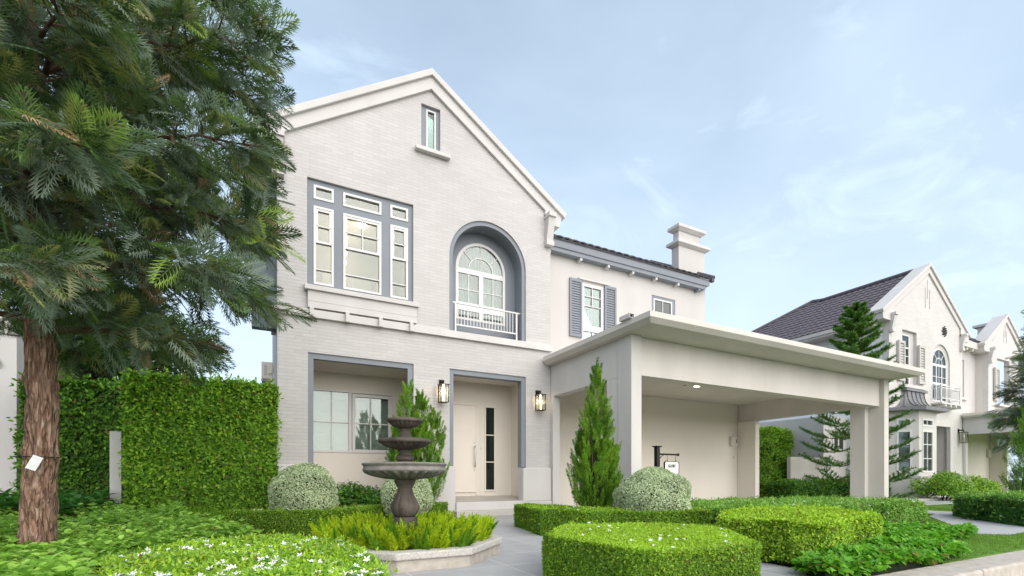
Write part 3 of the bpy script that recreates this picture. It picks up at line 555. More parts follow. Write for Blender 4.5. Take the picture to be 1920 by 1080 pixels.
# entrance recess
m = MB(); m.box(3.28, 5.5, 10.6, 10.68, .2, 3.2); m.box(5.44, 5.52, 9.722, 10.6, .1, 3.2); m.box(3.2, 3.28, 9.722, 10.6, .1, 3.2); m.box(3.28, 5.44, 9.722, 10.6, 3.10, 3.2); m.build('entrance_wall', beige, H)
m = MB(); m.add([(3.43, 9.50, .303), (5.15, 9.50, .303), (5.15, 9.722, .318), (5.44, 9.722, .318), (5.44, 10.6, .378), (3.28, 10.6, .378), (3.28, 9.722, .318), (3.43, 9.722, .318)], [(0, 1, 2, 3, 4, 5, 6, 7)]); m.build('entrance_floor', porchm, H)
m = MB(); m.box(3.537, 5.156, 9.40, 9.70, .0, .300); m.build('entrance_step', white, H, bevel=.01)
MB().box(3.45, 5.35, 9.15, 9.399, 0, .125).build('lower_step', kerbcap, H, bevel=.012)
dr = MB().box(3.50, 4.475, 10.562, 10.60, .47, 2.535).build('front_door', doorm, H, bevel=.004)
MB().plate([(3.46, .40), (3.50, .40), (3.50, 2.545), (4.482, 2.545), (4.482, .40), (4.53, .40), (4.53, 2.59), (3.46, 2.59)], [], 10.575, 10.60).build('door_frame', doorm, dr, bevel=.003)
m = MB(); m.tube([(4.427, 10.50, 1.08), (4.42, 10.49, 1.2), (4.418, 10.485, 1.33), (4.42, 10.49, 1.46), (4.427, 10.50, 1.58)], .014, 8)
for z in (1.10, 1.56): m.tube([(4.425, 10.50, z), (4.425, 10.562, z)], .010, 8)
m.build('door_handle', steel, dr, smooth=True)
for z in (1.66, 1.01): MB().tube([(4.43, 10.563, z), (4.43, 10.55, z)], .022, 12).build('lock', steel, dr)
MB().box(4.595, 4.622, 10.592, 10.60, 1.49, 1.555).build('doorbell', steel, H, bevel=.003)
sl = window(H, 4.707, 5.00, .49, 2.56, 10.57, .035, .035, h=[1.857, 1.20], mw=.025, pane=glassd, name='sidelight', fm=doorm)
MB().box(4.72, 4.99, 10.594, 10.598, .5, 2.55).build('backing', dark, sl)
# ---- wing
wh = [rect(7.738, 8.475, 4.55, 6.20), rect(10.30, 11.266, 5.75, 6.332)]
MB().plate([(5.914, 3.3), (12.587, 3.3), (12.587, 7.05), (5.914, 7.05)], wh, 10.8, 11.0).build('wing_wall', wallw, H)
m = MB(); m.box(12.40, 12.586, 11.001, 16, 0, 7.05); m.box(5.914, 12.39, 15.8, 16, 0, 7.0); m.build('wing_side_wall', wallw, H)
ww = window(H, 7.74, 8.473, 4.98, 6.198, 10.79, .075, .07, v=[(8.10, 5.596, 6.13)], h=[5.863, 5.596], mw=.022, name='wing_window')
window(H, 7.74, 8.473, 4.56, 4.94, 10.795, .05, .06, v=[8.10], mw=.022, name='wing_window')
curtain(ww, 7.6, 8.6, 4.4, 6.3, 11.06, curt)
MB().box(7.60, 8.64, 10.735, 10.798, 6.275, 6.32).build('window_hood', white, H, bevel=.006)
MB().box(7.741, 8.472, 10.787, 10.84, 4.941, 4.978).build('transom', upvc, H)
for x0, x1 in ((7.314, 7.725), (8.50, 8.915)):
    m = MB(); m.plate(rect(x0, x1, 4.68, 6.262), [rect(x0 + .06, x1 - .06, 4.76, 6.18)], 10.745, 10.79)
    m.box(x0 + .055, x1 - .055, 10.778, 10.795, 4.755, 6.185)
    for i in range(21):
        z = 4.775 + i * .0672; m.add([(x0 + .06, 10.775, z + .058), (x1 - .06, 10.775, z + .058), (x1 - .06, 10.752, z), (x0 + .06, 10.752, z), (x0 + .06, 10.779, z), (x1 - .06, 10.779, z)], [(0, 1, 2, 3), (3, 2, 5, 4), (0, 4, 5, 1), (0, 3, 4), (1, 5, 2)])
    m.build('shutter', grey, H, bevel=.003)
MB().plate(rect(10.302, 11.264, 5.752, 6.330), [rect(10.385, 11.153, 5.80, 6.25)], 10.815, 10.9).build('small_window_surround', grey, H, bevel=.003)
swd = window(H, 10.387, 11.151, 5.80, 6.248, 10.808, .045, .06, v=[10.768], mw=.022, pane=glassd, name='small_window'); MB().box(10.2, 11.4, 11.1, 11.12, 5.6, 6.5).build('backing', teal, swd)
# wing roof, fascia, rafter tails
m = MB(); m.add([(5.95, 10.57, 7.10), (12.52, 10.57, 7.10), (12.52, 10.57, 6.90), (5.95, 10.57, 6.90), (5.95, 10.60, 6.90), (12.46, 10.60, 6.90), (5.95, 10.60, 6.79), (12.36, 10.60, 6.79), (5.95, 10.80, 6.79), (12.36, 10.80, 6.79), (5.95, 10.80, 7.12), (12.52, 10.80, 7.12)],
      [(0, 3, 2, 1), (3, 4, 5, 2), (4, 6, 7, 5), (6, 8, 9, 7), (0, 1, 11, 10), (1, 2, 5, 7, 9, 11), (0, 10, 8, 6, 4, 3), (8, 10, 11, 9)]); m.build('eave_fascia', grey, H)
for x in (6.55, 7.56, 8.50, 9.39, 10.29, 11.19, 12.09): MB().box(x, x + .07, 10.615, 10.797, 6.715, 6.789).build('rafter_tail', white if x < 12 else grey, H, bevel=.004)
pv = Vector((0, math.cos(R(30.5)), math.sin(R(30.5))))
tile_roof(H, 'tiled_roof', (5.95, 10.52, 7.115), (1, 0, 0), pv, [(0, 0), (6.68, 0), (6.68, 3.4), (0, 3.4)], tilem, tw=.25)
m = MB(); m.box(12.55, 12.66, 10.50, 10.60, 7.05, 7.19); m.tube([(12.62, 10.5, 7.17), (12.62, 13.3, 8.82)], .07, 10); m.build('verge_tiles', tilem, H)
# chimney
ch = MB().box(11.735, 12.92, 11.1, 11.40, 7.0, 8.27).build('chimney', wallw, H, bevel=.006)
m = MB(); m.box(11.77, 12.72, 11.13, 11.37, 8.43, 8.77); m.build('upper_stack', wallw, ch, bevel=.006)
def cap(x0, x1, y0, y1, z0, zm, z1):
    m = MB(); m.add([(x0 + .1, y0 + .1, z0), (x1 - .1, y0 + .1, z0), (x1 - .1, y1 - .1, z0), (x0 + .1, y1 - .1, z0), (x0, y0, zm), (x1, y0, zm), (x1, y1, zm), (x0, y1, zm), (x0, y0, z1), (x1, y0, z1), (x1, y1, z1), (x0, y1, z1)],
        [(3, 2, 1, 0), (8, 9, 10, 11)] + [(i, (i + 1) % 4, 4 + (i + 1) % 4, 4 + i) for i in range(4)] + [(4 + i, 4 + (i + 1) % 4, 8 + (i + 1) % 4, 8 + i) for i in range(4)]); m.build('chimney_cap', white, ch, bevel=.006)
cap(11.60, 13.06, 10.98, 11.52, 8.272, 8.34, 8.428); cap(11.64, 12.88, 11.0, 11.50, 8.772, 8.85, 8.94)

# ---- carport (a part of the house)
def carport(root, ox, xr, right_cols=True, mw=cream, attach_y=9.43):
    x0 = ox - .23; x1 = xr + .30
    def prof(i): return [(x0 + i, 5.98 + i), (x1 - i, 5.98 + i), (x1 - i, 10.795), (ox + .02, 10.795), (ox + .02, attach_y), (x0 + i, attach_y)]
    m = MB(); A, B = prof(.0), prof(.09); n = len(A)
    V = [(x, y, 3.602) for x, y in A] + [(x, y, 3.506) for x, y in A] + [(x, y, 3.43) for x, y in B]
    m.add(V, [tuple(range(n)), tuple(range(3 * n - 1, 2 * n - 1, -1))] + [(i, (i + 1) % n, n + (i + 1) % n, n + i) for i in range(n)] + [(n + i, n + (i + 1) % n, 2 * n + (i + 1) % n, 2 * n + i) for i in range(n)])
    m.box(x0 + .28, x1 - .30, 6.26, 10.79, 3.603, 3.66)
    cp = m.build('carport', mw, root, bevel=.004)
    m = MB(); m.box(ox + .245, xr - .22, 6.77, 7.03, 2.718, 3.429); m.build('beam', mw, cp, bevel=.005)
    m = MB(); m.box(ox + .02, ox + .22, 7.082, 9.498, 2.715, 3.429); m.build('beam', white, cp, bevel=.005)
    m = MB(); m.box(xr - .56, xr - .34, 7.031, 10.78, 2.69, 3.429); m.build('beam', mw, cp, bevel=.005)
    MB().box(ox + .222, xr - .562, 7.031, 10.79, 3.26, 3.32).build('ceiling', mw, cp)
    m = MB(); m.box(ox, ox + .244, 6.70, 7.08, 0, 3.428); m.box(ox + .02, ox + .22, 7.081, 7.43, 0, 2.714); m.build('column', white, cp, bevel=.006)
    m = MB(); m.box(xr - .22, xr, 6.66, 7.03, 0, 3.428); m.box(xr - .40, xr - .04, 7.0305, 7.40, 0, 2.70); m.build('column', mw, cp, bevel=.006)
    m = MB(); m.box(ox + .01, ox + .20, 9.385, 9.499, 0, 2.714); m.build('column', white, cp, bevel=.006)
    m = MB(); m.box(xr - .60, xr - .40, 10.12, 10.79, 0, 2.689); m.build('column', beige, cp, bevel=.006)
    MB().box(ox + .015, xr - .40, 10.80, 11.0, 0, 3.299).build('back_wall', beige, cp)
    return cp
CP = carport(H, 5.90, 14.72)
m = MB().lathe([(.11, 3.245), (.11, 3.252), (.10, 3.262)], (10.16, 8.97), 24); dl = m.build('downlight', upvc, CP); MB().lathe([(.085, 3.242), (.085, 3.2455)], (10.16, 8.97), 24).build('bulb', lamp_e, dl)
sp = bpy.data.lights.new('downlight_lamp', 'SPOT'); sp.energy = 25; sp.color = (1, .82, .58); sp.spot_size = R(120); sp.spot_blend = .6; sp.shadow_soft_size = .08; so_ = bpy.data.objects.new('downlight_lamp', sp); COL.objects.link(so_); so_.location = (10.16, 8.97, 3.23); so_.parent = dl
MB().lathe([(.05, 3.225), (.05, 3.26)], (9.80, 9.05), 16).build('smoke_detector', upvc, CP)
# ---- fittings: things hung on the house
def lantern(x, y, z0, z1, label, lit=True, s=1.0):
    r = thing('wall_lantern', (x, y, z0), label, 'wall lamp', 'black box lanterns on the white walls'); w2 = .082 * s; yc = y - .15 * s; zt = z1 - .12 * s
    m = MB(); m.box(x - .05 * s, x + .05 * s, y - .02, y - .001, zt - .02, z1); m.box(x - .02 * s, x + .02 * s, y - .15 * s, y - .02, z1 - .07 * s, z1 - .03 * s); m.tube([(x, yc, z1 - .05 * s), (x, yc, zt)], .012 * s, 8); m.build('bracket', black, r, bevel=.003)
    m = MB()
    m.box(x - w2 - .02, x + w2 + .02, yc - w2 - .02, yc + w2 + .02, zt - .012, zt); m.box(x - w2, x + w2, yc - w2, yc + w2, z0, z0 + .014)
    for sx in (-1, 1):
        for sy in (-1, 1): m.box(x + sx * w2 - .007, x + sx * w2 + .007, yc + sy * w2 - .007, yc + sy * w2 + .007, z0, zt)
    m.build('cage', black, r)
    m = MB(); h = w2 - .004
    for a in ((x - h, x + h, yc - h, yc - h + .003), (x - h, x + h, yc + h - .003, yc + h), (x - h, x - h + .003, yc - h, yc + h), (x + h - .003, x + h, yc - h, yc + h)): m.box(*a, z0 + .015, zt - .013)
    m.build('glass', glassl, r)
    m = MB().lathe([(.012, zt - .013), (.014, zt - .09 * s), (.03 * s, zt - .13 * s), (.034 * s, zt - .16 * s), (.022 * s, zt - .20 * s), (.004, zt - .215 * s)], (x, yc), 16); m.build('bulb', bulb_e if lit else petal, r, smooth=True)
    if lit:
        MB().lathe([(.026 * s, z0 + .016), (.026 * s, zt - .215 * s)], (x, yc), 14).build('candle_tube', tube_e, r, smooth=True)
        l = bpy.data.lights.new('lantern_lamp', 'POINT'); l.energy = 5; l.color = (1, .70, .40); l.shadow_soft_size = .03; lo = bpy.data.objects.new('lantern_lamp', l); COL.objects.link(lo); lo.location = (0, yc - y, zt - .16 - z0 ); lo.parent = r
    return r
lantern(3.235, 9.5, 2.36, 2.855, 'lit black lantern on the brick wall left of the entrance, behind the cypress tip')
lantern(5.555, 9.5, 2.345, 2.83, 'lit black lantern on the brick wall right of the entrance, next to the carport')
EB = MB().box(13.72, 14.03, 10.69, 10.797, 1.87, 2.20).build('meter_box', plastic, None, bevel=.012); tag(EB, 'beige electric meter box on the carport back wall in its right corner', 'electric box')
MB().box(13.93, 13.96, 10.683, 10.689, 1.98, 2.10).build('switch', black, EB)
SWP = MB().box(13.90, 14.0, 10.785, 10.798, 1.45, 1.55).build('wall_socket', plastic, None, bevel=.004); tag(SWP, 'small square wall socket below the meter box in the carport', 'socket')
m = MB(); m.plate(rect(5.615, 5.725, 3.607, 3.687), [rect(5.625, 5.715, 3.617, 3.677)], 6.42, 6.70); m.box(5.62, 5.72, 6.64, 6.66, 3.612, 3.682)
# rain spout resting on the carport roof edge, mouth to the camera
SPT = m.build('rain_spout', white, None, bevel=.003); tag(SPT, 'short white square rain spout with dark mouth on the carport roof edge', 'rain spout'); MB().box(5.626, 5.714, 6.47, 6.48, 3.618, 3.676).build('mouth', black, SPT)
ac = thing('air_conditioner', (0.02, 15.2, 3.5), 'beige outdoor air conditioner unit on the left side wall above the hedge', 'air conditioner')
MB().box(-.13, .15, 14.95, 15.75, 3.58, 4.06).build('body', plastic, ac, bevel=.02); m = MB(); m.box(-.06, .0, 14.94, 14.949, 3.70, 3.98); m.box(-.05, -.01, 14.935, 14.94, 3.92, 3.95); m.build('side_handle', taupe, ac, bevel=.005)
MB().box(-.14, .168, 15.0, 15.05, 3.54, 3.578).build('wall_bracket', taupe, ac); MB().box(-.14, .168, 15.65, 15.7, 3.54, 3.578).build('wall_bracket', taupe, ac); m = MB().tube([(.05, 14.94, 3.75), (.10, 14.90, 3.75), (.165, 14.90, 3.74), (.165, 14.90, 2.0)], .015, 6); m.build('pipe', upvc, ac)

# ================================================================== NEIGHBOURING HOUSE (right)
NH = thing('gabled_house', (24.0, 9.5, 0), 'neighbouring warm white brick house with twin gables, bay window and brown tiled roof', 'house')
NX0, NX1, NC = 21.02, 27.12, 24.03
nh = [rect(22.0, 23.12, 4.45, 6.62), arch(25.18, .80, 4.0, 5.62, 28), rect(24.55, 26.0, .05, 3.02)]
MB().plate([(NX0, 0), (NX1, 0), (NX1, 7.2), (NC, 9.32), (NX0, 7.2)], nh, 9.5, 9.72).build('brick_wall', brick_n, NH)
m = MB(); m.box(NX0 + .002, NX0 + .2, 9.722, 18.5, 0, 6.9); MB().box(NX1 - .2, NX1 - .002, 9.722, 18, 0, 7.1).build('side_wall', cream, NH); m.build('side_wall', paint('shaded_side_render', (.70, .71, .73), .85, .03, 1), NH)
gable_trim(NH, NC, 3.70, 7.12, 9.58, 9.5, (white,), 2.83, 0, 0, 6.36)
for s_, x in ((-1, NC),):
    e = Vector((20.35, 9.75, 6.86)); a = Vector((NC, 9.75, 9.42)); v = a - e; ln = v.length
    tile_roof(NH, 'tiled_roof', e, (0, 1, 0), v, [(0, 0), (8.9, 0), (4.5, ln * 1.06), (3.9, ln), (0, ln)], tilen, tw=.25, th=.36)
    m = MB(); q0 = e + Vector((0, 8.9, .05)); q1 = e + v * 1.06 + Vector((0, 4.5, .06)); q2 = e + v + Vector((0, 3.9, .05)); q3 = a + Vector((0, .1, .05))
    m.tube([q0, q1], .09, 8); m.tube([q1, q2], .09, 8); m.tube([q2, q3], .09, 8); m.build('ridge_tiles', tilen, NH)
e = Vector((NX1 + .5, 9.75, 7.0)); a = Vector((NC, 9.75, 9.42)); v = a - e; tile_roof(NH, 'tiled_roof', e, (0, -1, 0), v, [(-8, 0), (0, 0), (0, v.length), (-3.8, v.length)], tilen)
m = MB(); m.box(20.35, 21.018, 9.80, 18.6, 6.62, 6.80); m.box(20.30, 20.40, 9.8, 18.6, 6.70, 6.85); m.build('eave_soffit', taupe, NH, bevel=.01)
m = MB(); m.box(22.002, 22.10, 9.6, 9.66, 4.45, 6.618); m.box(22.80, 23.118, 9.60, 9.66, 4.45, 6.618); m.box(22.10, 22.80, 9.6, 9.66, 6.50, 6.618); m.build('window_surround', taupe, NH)
nw = window(NH, 22.10, 22.80, 4.46, 6.50, 9.60, .06, .06, v=[(22.45, 5.32, 5.98), (22.45, 4.5, 4.80)], h=[(5.98, 22.14, 22.76, .06), 5.65, (5.32, 22.14, 22.76, .03), (4.82, 22.14, 22.76, .08)], mw=.03, pane=glassd)
MB().box(22.0, 22.95, 9.85, 9.87, 4.4, 6.6).build('backing', dark, nw)
for x0, x1 in ((21.56, 22.02), (23.13, 23.62)):
    m = MB(); m.plate(rect(x0, x1, 4.58, 6.12), [rect(x0 + .08, x1 - .08, 4.68, 6.02)], 9.40, 9.48); m.box(x0 + .07, x1 - .07, 9.46, 9.495, 4.66, 6.04)
    for i in range(13): m.box(x0 + .075, x1 - .075, 9.43, 9.45, 4.70 + i * .102, 4.70 + i * .102 + .07)
    m.build('shutter', taupe, NH)
MB().box(21.75, 23.45, 9.32, 9.498, 4.32, 4.445).build('window_sill', white, NH, bevel=.01)
# arched balcony window of the neighbour
ACX = 25.18
MB().plate(arch(ACX, .798, 4.005, 5.62), [arch(ACX, .66, 4.02, 5.62)], 9.55, 9.68).build('arch_surround', taupe, NH)
m = MB(); m.plate(arch(ACX, .66, 4.02, 5.62, 28), [arch(ACX, .59, 4.09, 5.62, 28)], 9.56, 9.62); m.box(ACX - .59, ACX + .59, 9.565, 9.615, 5.50, 5.60); m.box(ACX - .59, ACX + .59, 9.565, 9.615, 4.72, 4.82)
for d in (-.24, .24): m.box(ACX + d - .03, ACX + d + .03, 9.566, 9.614, 4.09, 5.5)
m.box(ACX - .012, ACX + .012, 9.57, 9.61, 4.09, 6.2); m.box(ACX - .59, ACX + .59, 9.57, 9.61, 5.05, 5.075)
ts = np.linspace(0, math.pi, 20); m.plate([(ACX + .29 * math.cos(t), 5.60 + .29 * math.sin(t)) for t in ts] + [(ACX + .255 * math.cos(t), 5.60 + .255 * math.sin(t)) for t in ts[::-1]], [], 9.572, 9.608)
for t in (R(45), R(135)):
    c0 = (ACX + .28 * math.cos(t), 5.6 + .28 * math.sin(t)); c1 = (ACX + .6 * math.cos(t), 5.6 + .6 * math.sin(t)); e_ = (-math.sin(t) * .014, math.cos(t) * .014)
    m.plate([(c0[0] + e_[0], c0[1] + e_[1]), (c1[0] + e_[0], c1[1] + e_[1]), (c1[0] - e_[0], c1[1] - e_[1]), (c0[0] - e_[0], c0[1] - e_[1])], [], 9.572, 9.608)
naw = m.build('arched_window', upvc, NH); MB().plate(arch(ACX, .62, 4.05, 5.62), [], 9.59, 9.596).build('pane', glassd, naw); MB().box(24.4, 25.95, 9.85, 9.87, 3.95, 6.4).build('backing', blind, naw)
m = MB(); ry = 9.18
for z in (4.08, 4.50, 4.60): m.box(24.34, 26.06, ry, ry + .03, z - .015, z + .015); m.box(24.34, 24.37, ry + .031, 9.498, z - .015, z + .015); m.box(26.03, 26.06, ry + .031, 9.498, z - .015, z + .015)
for x in (24.34, 26.03): m.box(x, x + .03, ry, ry + .03, 3.92, 4.63)
for i in range(15): x = 24.45 + i * .107; m.box(x, x + .014, ry + .008, ry + .022, 4.09, 4.50)
for i in range(2): y_ = ry + .11 + i * .10; m.box(24.35, 24.364, y_, y_ + .014, 4.09, 4.50)
m.build('balcony_railing', upvc, NH)
m = MB(); m.box(24.28, 26.12, 9.14, 9.498, 3.84, 3.90); 
for i in range(4): m.box(24.50 + i * .46, 24.59 + i * .46, 9.10, 9.45, 3.72, 3.839)
m.build('balcony_slab', white, NH)
m = MB()
for i in range(-3, 4):
    for j in range(-3, 4):
        if i * i + j * j <= 9.5:
            x = 25.42 + i * .068 + (j % 2) * .034; z = 7.0 + j * .068; m.tube([(x, 9.46, z), (x, 9.498, z)], .024, 6)
m.build('round_grille', dark, NH)
m = MB()
for x, z0, z1 in ((23.80, 7.75, 8.55), (23.98, 8.15, 8.9), (24.16, 7.75, 8.55)): m.box(x, x + .05, 9.485, 9.499, z0, z1)
m.build('gable_slots', taupe, NH)
# bay window with flared metal roof
bp_ = [(21.05, 9.49), (21.59, 8.80), (22.96, 8.80), (23.5, 9.49)]
def bay_face(p, q, z0, z1, holes=()):
    p, q = Vector(p), Vector(q); d = (q - p); ln = d.length; d /= ln; nn = Vector((d.y, -d.x)); return ln, (lambda u, v, y: (p.x + d.x * u - nn.x * y, p.y + d.y * u - nn.y * y, v))
bw = MB(); frs = MB(); bpn = MB(); bbk = MB()
for i in range(3):
    ln, fn = bay_face(bp_[i], bp_[i + 1], 0, 3.4); c = ln / 2; hw = .24 if i != 1 else .42
    if i == 1: c = .66
    hl = [rect(c - hw, c + hw, 1.02, 2.62), rect(c - hw, c + hw, 2.76, 3.06)]
    bw.plate(rect(0, ln, .80, 3.36), hl, 0, .12, 0, fn)
    for r_ in hl:
        x0, z0 = r_[0]; x1, z1 = r_[2]; frs.plate(rect(x0 + .002, x1 - .002, z0 + .002, z1 - .002), [rect(x0 + .07, x1 - .07, z0 + .07, z1 - .07)], -.015, .06, 0, fn)
        if z1 - z0 > 1:
            for zz in (1.55, 2.08): frs.plate(rect(x0 + .07, x1 - .07, zz - .015, zz + .015), [], .0, .05, 0, fn)
        if i == 1: frs.plate(rect(c - .015, c + .015, z0 + .07, z1 - .07), [], .001, .049, 0, fn)
        bpn.plate(rect(x0 + .05, x1 - .05, z0 + .05, z1 - .05), [], .03, .034, 0, fn)
        for k in range(int((z1 - z0) / .045)): bbk.plate(rect(x0 + .03, x1 - .03, z0 + .04 + k * .045, z0 + .04 + k * .045 + .034), [], .11, .115, 0, fn)
BW = bw.build('bay_window', white, NH); frs.build('frame', upvc, BW); bpn.build('pane', glass, BW); bbk.build('blind', blind, BW)
MB().prism([(20.98, 9.495), (21.54, 8.72), (23.01, 8.72), (23.57, 9.495)], .80, .90).build('sill', white, BW, bevel=.01); MB().prism([(21.0, 9.49), (21.55, 8.74), (23.0, 8.74), (23.55, 9.49)], 0, .799).build('base_wall', white, BW)
m = MB(); lo = np.array([(20.70, 9.49), (21.38, 8.50), (23.17, 8.50), (23.85, 9.49)]); hi = np.array([(21.95, 9.49), (22.05, 9.36), (23.35, 9.36), (23.5, 9.49)]); rings = []
for t in np.linspace(0, 1, 12): f = t ** 2.1; rings.append(np.column_stack([lo + (hi - lo) * (1 - (1 - t) ** 2.0), np.full(4, 3.46 + (4.22 - 3.46) * f)]))
V = np.concatenate([np.column_stack([lo, np.full(4, 3.34)])] + rings); k = len(rings) + 1
m.add(V, [(4 * i + j, 4 * i + j + 1, 4 * i + 5 + j, 4 * i + 4 + j) for i in range(k - 1) for j in range(3)] + [(0, 3, 2, 1), tuple(4 * (k - 1) + j for j in range(4))])
rf = m.build('metal_roof', metalr, BW); m = MB()
for fr in (0, .25, .5, .75, 1.0): m.tube([r_[1] * (1 - fr) + r_[2] * fr + np.array([0, -.012, .012]) for r_ in rings], .018, 5)
m.tube([r_[0] * .5 + r_[1] * .5 + np.array([-.012, 0, .012]) for r_ in rings], .018, 5); m.build('seams', metalr, BW); MB().box(21.9, 23.55, 9.30, 9.497, 4.20, 4.30).build('roof_flashing', metalr, BW, bevel=.01)
# entrance recess
m = MB(); m.box(24.4, 26.2, 10.6, 10.7, 0, 3.1); m.box(26.0, 26.2, 9.722, 10.6, 0, 3.1); m.build('entrance_wall', cream, NH)
MB().plate([(24.50, .05), (24.57, .05), (24.57, 2.98), (25.93, 2.98), (25.93, .05), (26.12, .05), (26.12, 3.14), (24.50, 3.14)], [], 9.46, 9.60).build('entrance_surround', white, NH, bevel=.005)
m = MB()
for i in range(6): x = 25.0 + i * .12; m.box(x, x + .03, 10.2, 10.23, .3, 2.2)
m.box(24.95, 25.7, 10.19, 10.24, 2.2, 2.26); m.box(24.95, 25.7, 10.19, 10.24, .5, .56); m.build('gate', dark, NH)
MB().box(26.02, 27.16, 9.40, 9.497, 0, .95).build('plinth', white, NH, bevel=.01)
# wing and second gable
MB().plate(rect(27.122, 29.8, 3.3, 7.0), [rect(27.6, 28.6, 4.5, 6.25)], 9.95, 10.15).build('wing_wall', wallw, NH)
n2 = window(NH, 27.65, 28.25, 4.52, 6.2, 9.97, .06, .06, h=[5.6, 5.2, 4.9], v=[27.95], mw=.03, pane=glassd); MB().box(27.5, 28.7, 10.16, 10.18, 4.4, 6.3).build('backing', dark, n2); MB().box(28.25, 28.6, 9.99, 10.1, 4.52, 6.24).build('window_surround', taupe, NH); MB().box(27.45, 28.75, 9.85, 9.949, 4.40, 4.50).build('window_sill', white, NH)
tile_roof(NH, 'tiled_roof', (27.15, 9.60, 7.06), (1, 0, 0), Vector((0, math.cos(R(38)), math.sin(R(38)))), [(0, 0), (2.6, 0), (2.6, 2.0), (0, 2.0)], tilen)
m = MB(); m.box(27.13, 29.79, 9.64, 9.949, 6.74, 7.03)
for i in range(4): m.box(27.5 + i * .6, 27.6 + i * .6, 9.68, 9.949, 6.62, 6.739)
m.build('eave_fascia', cream, NH)
MB().plate([(29.8, 3.3), (33.6, 3.3), (33.6, 6.9), (31.7, 8.4), (29.8, 6.9)], [rect(30.75, 32.2, 4.3, 6.5)], 9.5, 9.7).build('second_gable_wall', brick_n, NH)
m = MB(); m.box(29.802, 30.0, 9.701, 14, 3.3, 6.9); m.box(30.4, 32.6, 10.2, 10.3, 4.2, 6.8); m.build('side_wall', cream, NH)
gable_trim(NH, 31.7, 2.65, 6.98, 8.72, 9.5, (white,), 1.72, 0, 0, 6.15)
m = MB()
for x, z0, z1 in ((31.5, 7.35, 7.9), (31.66, 7.6, 8.15), (31.82, 7.35, 7.9)): m.box(x, x + .045, 9.485, 9.499, z0, z1)
m.build('gable_slots', taupe, NH)
m = MB(); x0, x1 = 30.30, 30.80; m.plate(rect(x0, x1, 4.45, 6.0), [rect(x0 + .08, x1 - .08, 4.55, 5.9)], 9.40, 9.48); m.box(x0 + .07, x1 - .07, 9.46, 9.495, 4.5, 5.95)
for i in range(14): m.box(x0 + .075, x1 - .075, 9.43, 9.45, 4.58 + i * .095, 4.58 + i * .095 + .065)
m.build('shutter', taupe, NH); MB().box(30.5, 32.4, 9.32, 9.498, 4.2, 4.3).build('window_sill', white, NH)
m = MB(); m.box(32.55, 33.3, 10.4, 10.8, 7.4, 8.55); m.box(32.4, 33.45, 10.25, 10.95, 8.55, 8.68); m.build('chimney', white, NH, bevel=.02)
carport(NH, 27.15, 34.6, mw=cream, attach_y=9.43)
# single storey annex on its left flank
m = MB(); m.box(19.35, 21.0, 10.95, 14.5, 0, 3.25); m.build('annex', white, NH, bevel=.01)
an = window(NH, 19.95, 20.75, 1.9, 2.75, 10.92, .08, .05, v=[20.35], mw=.08, pane=glassd); MB().box(19.97, 20.73, 10.94, 10.948, 1.92, 2.73).build('backing', dark, an)
lantern(26.75, 9.5, 2.33, 2.95, 'unlit black lantern on the neighbouring house wall beside its entrance', lit=False, s=1.25)
EB2 = MB().box(33.6, 34.0, 10.69, 10.797, 1.9, 2.3).build('meter_box', plastic, None, bevel=.012); tag(EB2, 'beige meter box inside the neighbouring carport at the far right', 'electric box')

# ---- white house edge at far left
WH = thing('white_house', (-5.0, 11.2, 0), 'edge of a white house pier at the far left behind the big tree', 'house')
MB().box(-7.5, -3.98, 11.3, 16, 0, 3.6).build('wall', cream, WH); MB().box(-4.02, -3.76, 11.0, 11.299, 0, 3.2).build('pier', white, WH, bevel=.006); MB().box(-4.35, -4.12, 11.22, 11.299, 1.9, 2.3).build('meter_box', plastic, WH, bevel=.01)
MB().box(-7.5, -4.03, 11.0, 11.299, 2.72, 3.3).build('beam', white, WH, bevel=.006)

# ---- boundary walls
tag(MB().box(-2.07, -1.93, 9.0, 16, 0, 1.50).build('boundary_wall', white, None, bevel=.006), 'end of a low white boundary wall between the two tall hedges at left', 'wall')
BWL = thing('boundary_wall', (18.6, 10.6, 0), 'low grey-white boundary wall with end post seen through the carport', 'wall'); MB().box(16.6, 18.75, 10.52, 10.66, 0, 1.57).build('panel', cream, BWL, bevel=.006); MB().box(18.752, 18.98, 10.46, 10.72, 0, 1.60).build('post', white, BWL, bevel=.008)

# ================================================================== FOUNTAIN, PLANTER, SIGN
FC = (1.29, 4.95)
def octo(x0, x1, y0, y1, c): return [(x0 + c, y0), (x1 - c, y0), (x1, y0 + c), (x1, y1 - c), (x1 - c, y1), (x0 + c, y1), (x0, y1 - c), (x0, y0 + c)]
pl_ = thing('stone_planter', (1.3, 4.94, 0), 'octagonal stone edged planter bed around the fountain beside the path', 'planter')
m = MB(); m.plate(octo(.38, 2.22, 3.995, 5.88, .59), [octo(.50, 2.10, 4.115, 5.76, .54)], 0, .105, 0, lambda u, v, y: (u, v, y)); m.build('kerb_base', kerbm, pl_, bevel=.006)
m = MB(); m.plate(octo(.355, 2.245, 3.97, 5.905, .60), [octo(.52, 2.08, 4.135, 5.74, .53)], .107, .172, 0, lambda u, v, y: (u, v, y)); m.build('kerb_cap', kerbcap, pl_, bevel=.012)
MB().prism(octo(.50, 2.10, 4.115, 5.76, .54), 0, .15).build('soil', soil, pl_)
F_ = thing('tiered_fountain', (FC[0], FC[1], .15), 'three tier dark stone fountain with fluted bowls standing in the octagonal planter', 'fountain')
zc = lambda y: 1.5103 - y / 919.6
def flute(nf, amt, z0, z1):
    def f(a, r, z):
        if z < z0 or z > z1 or r < .05: return r
        t = max(0, math.sin(math.pi * (z - z0) / (z1 - z0))) ** .5; return r * (1 + amt * t * (abs(math.sin(nf * a / 2)) - .6))
    return f
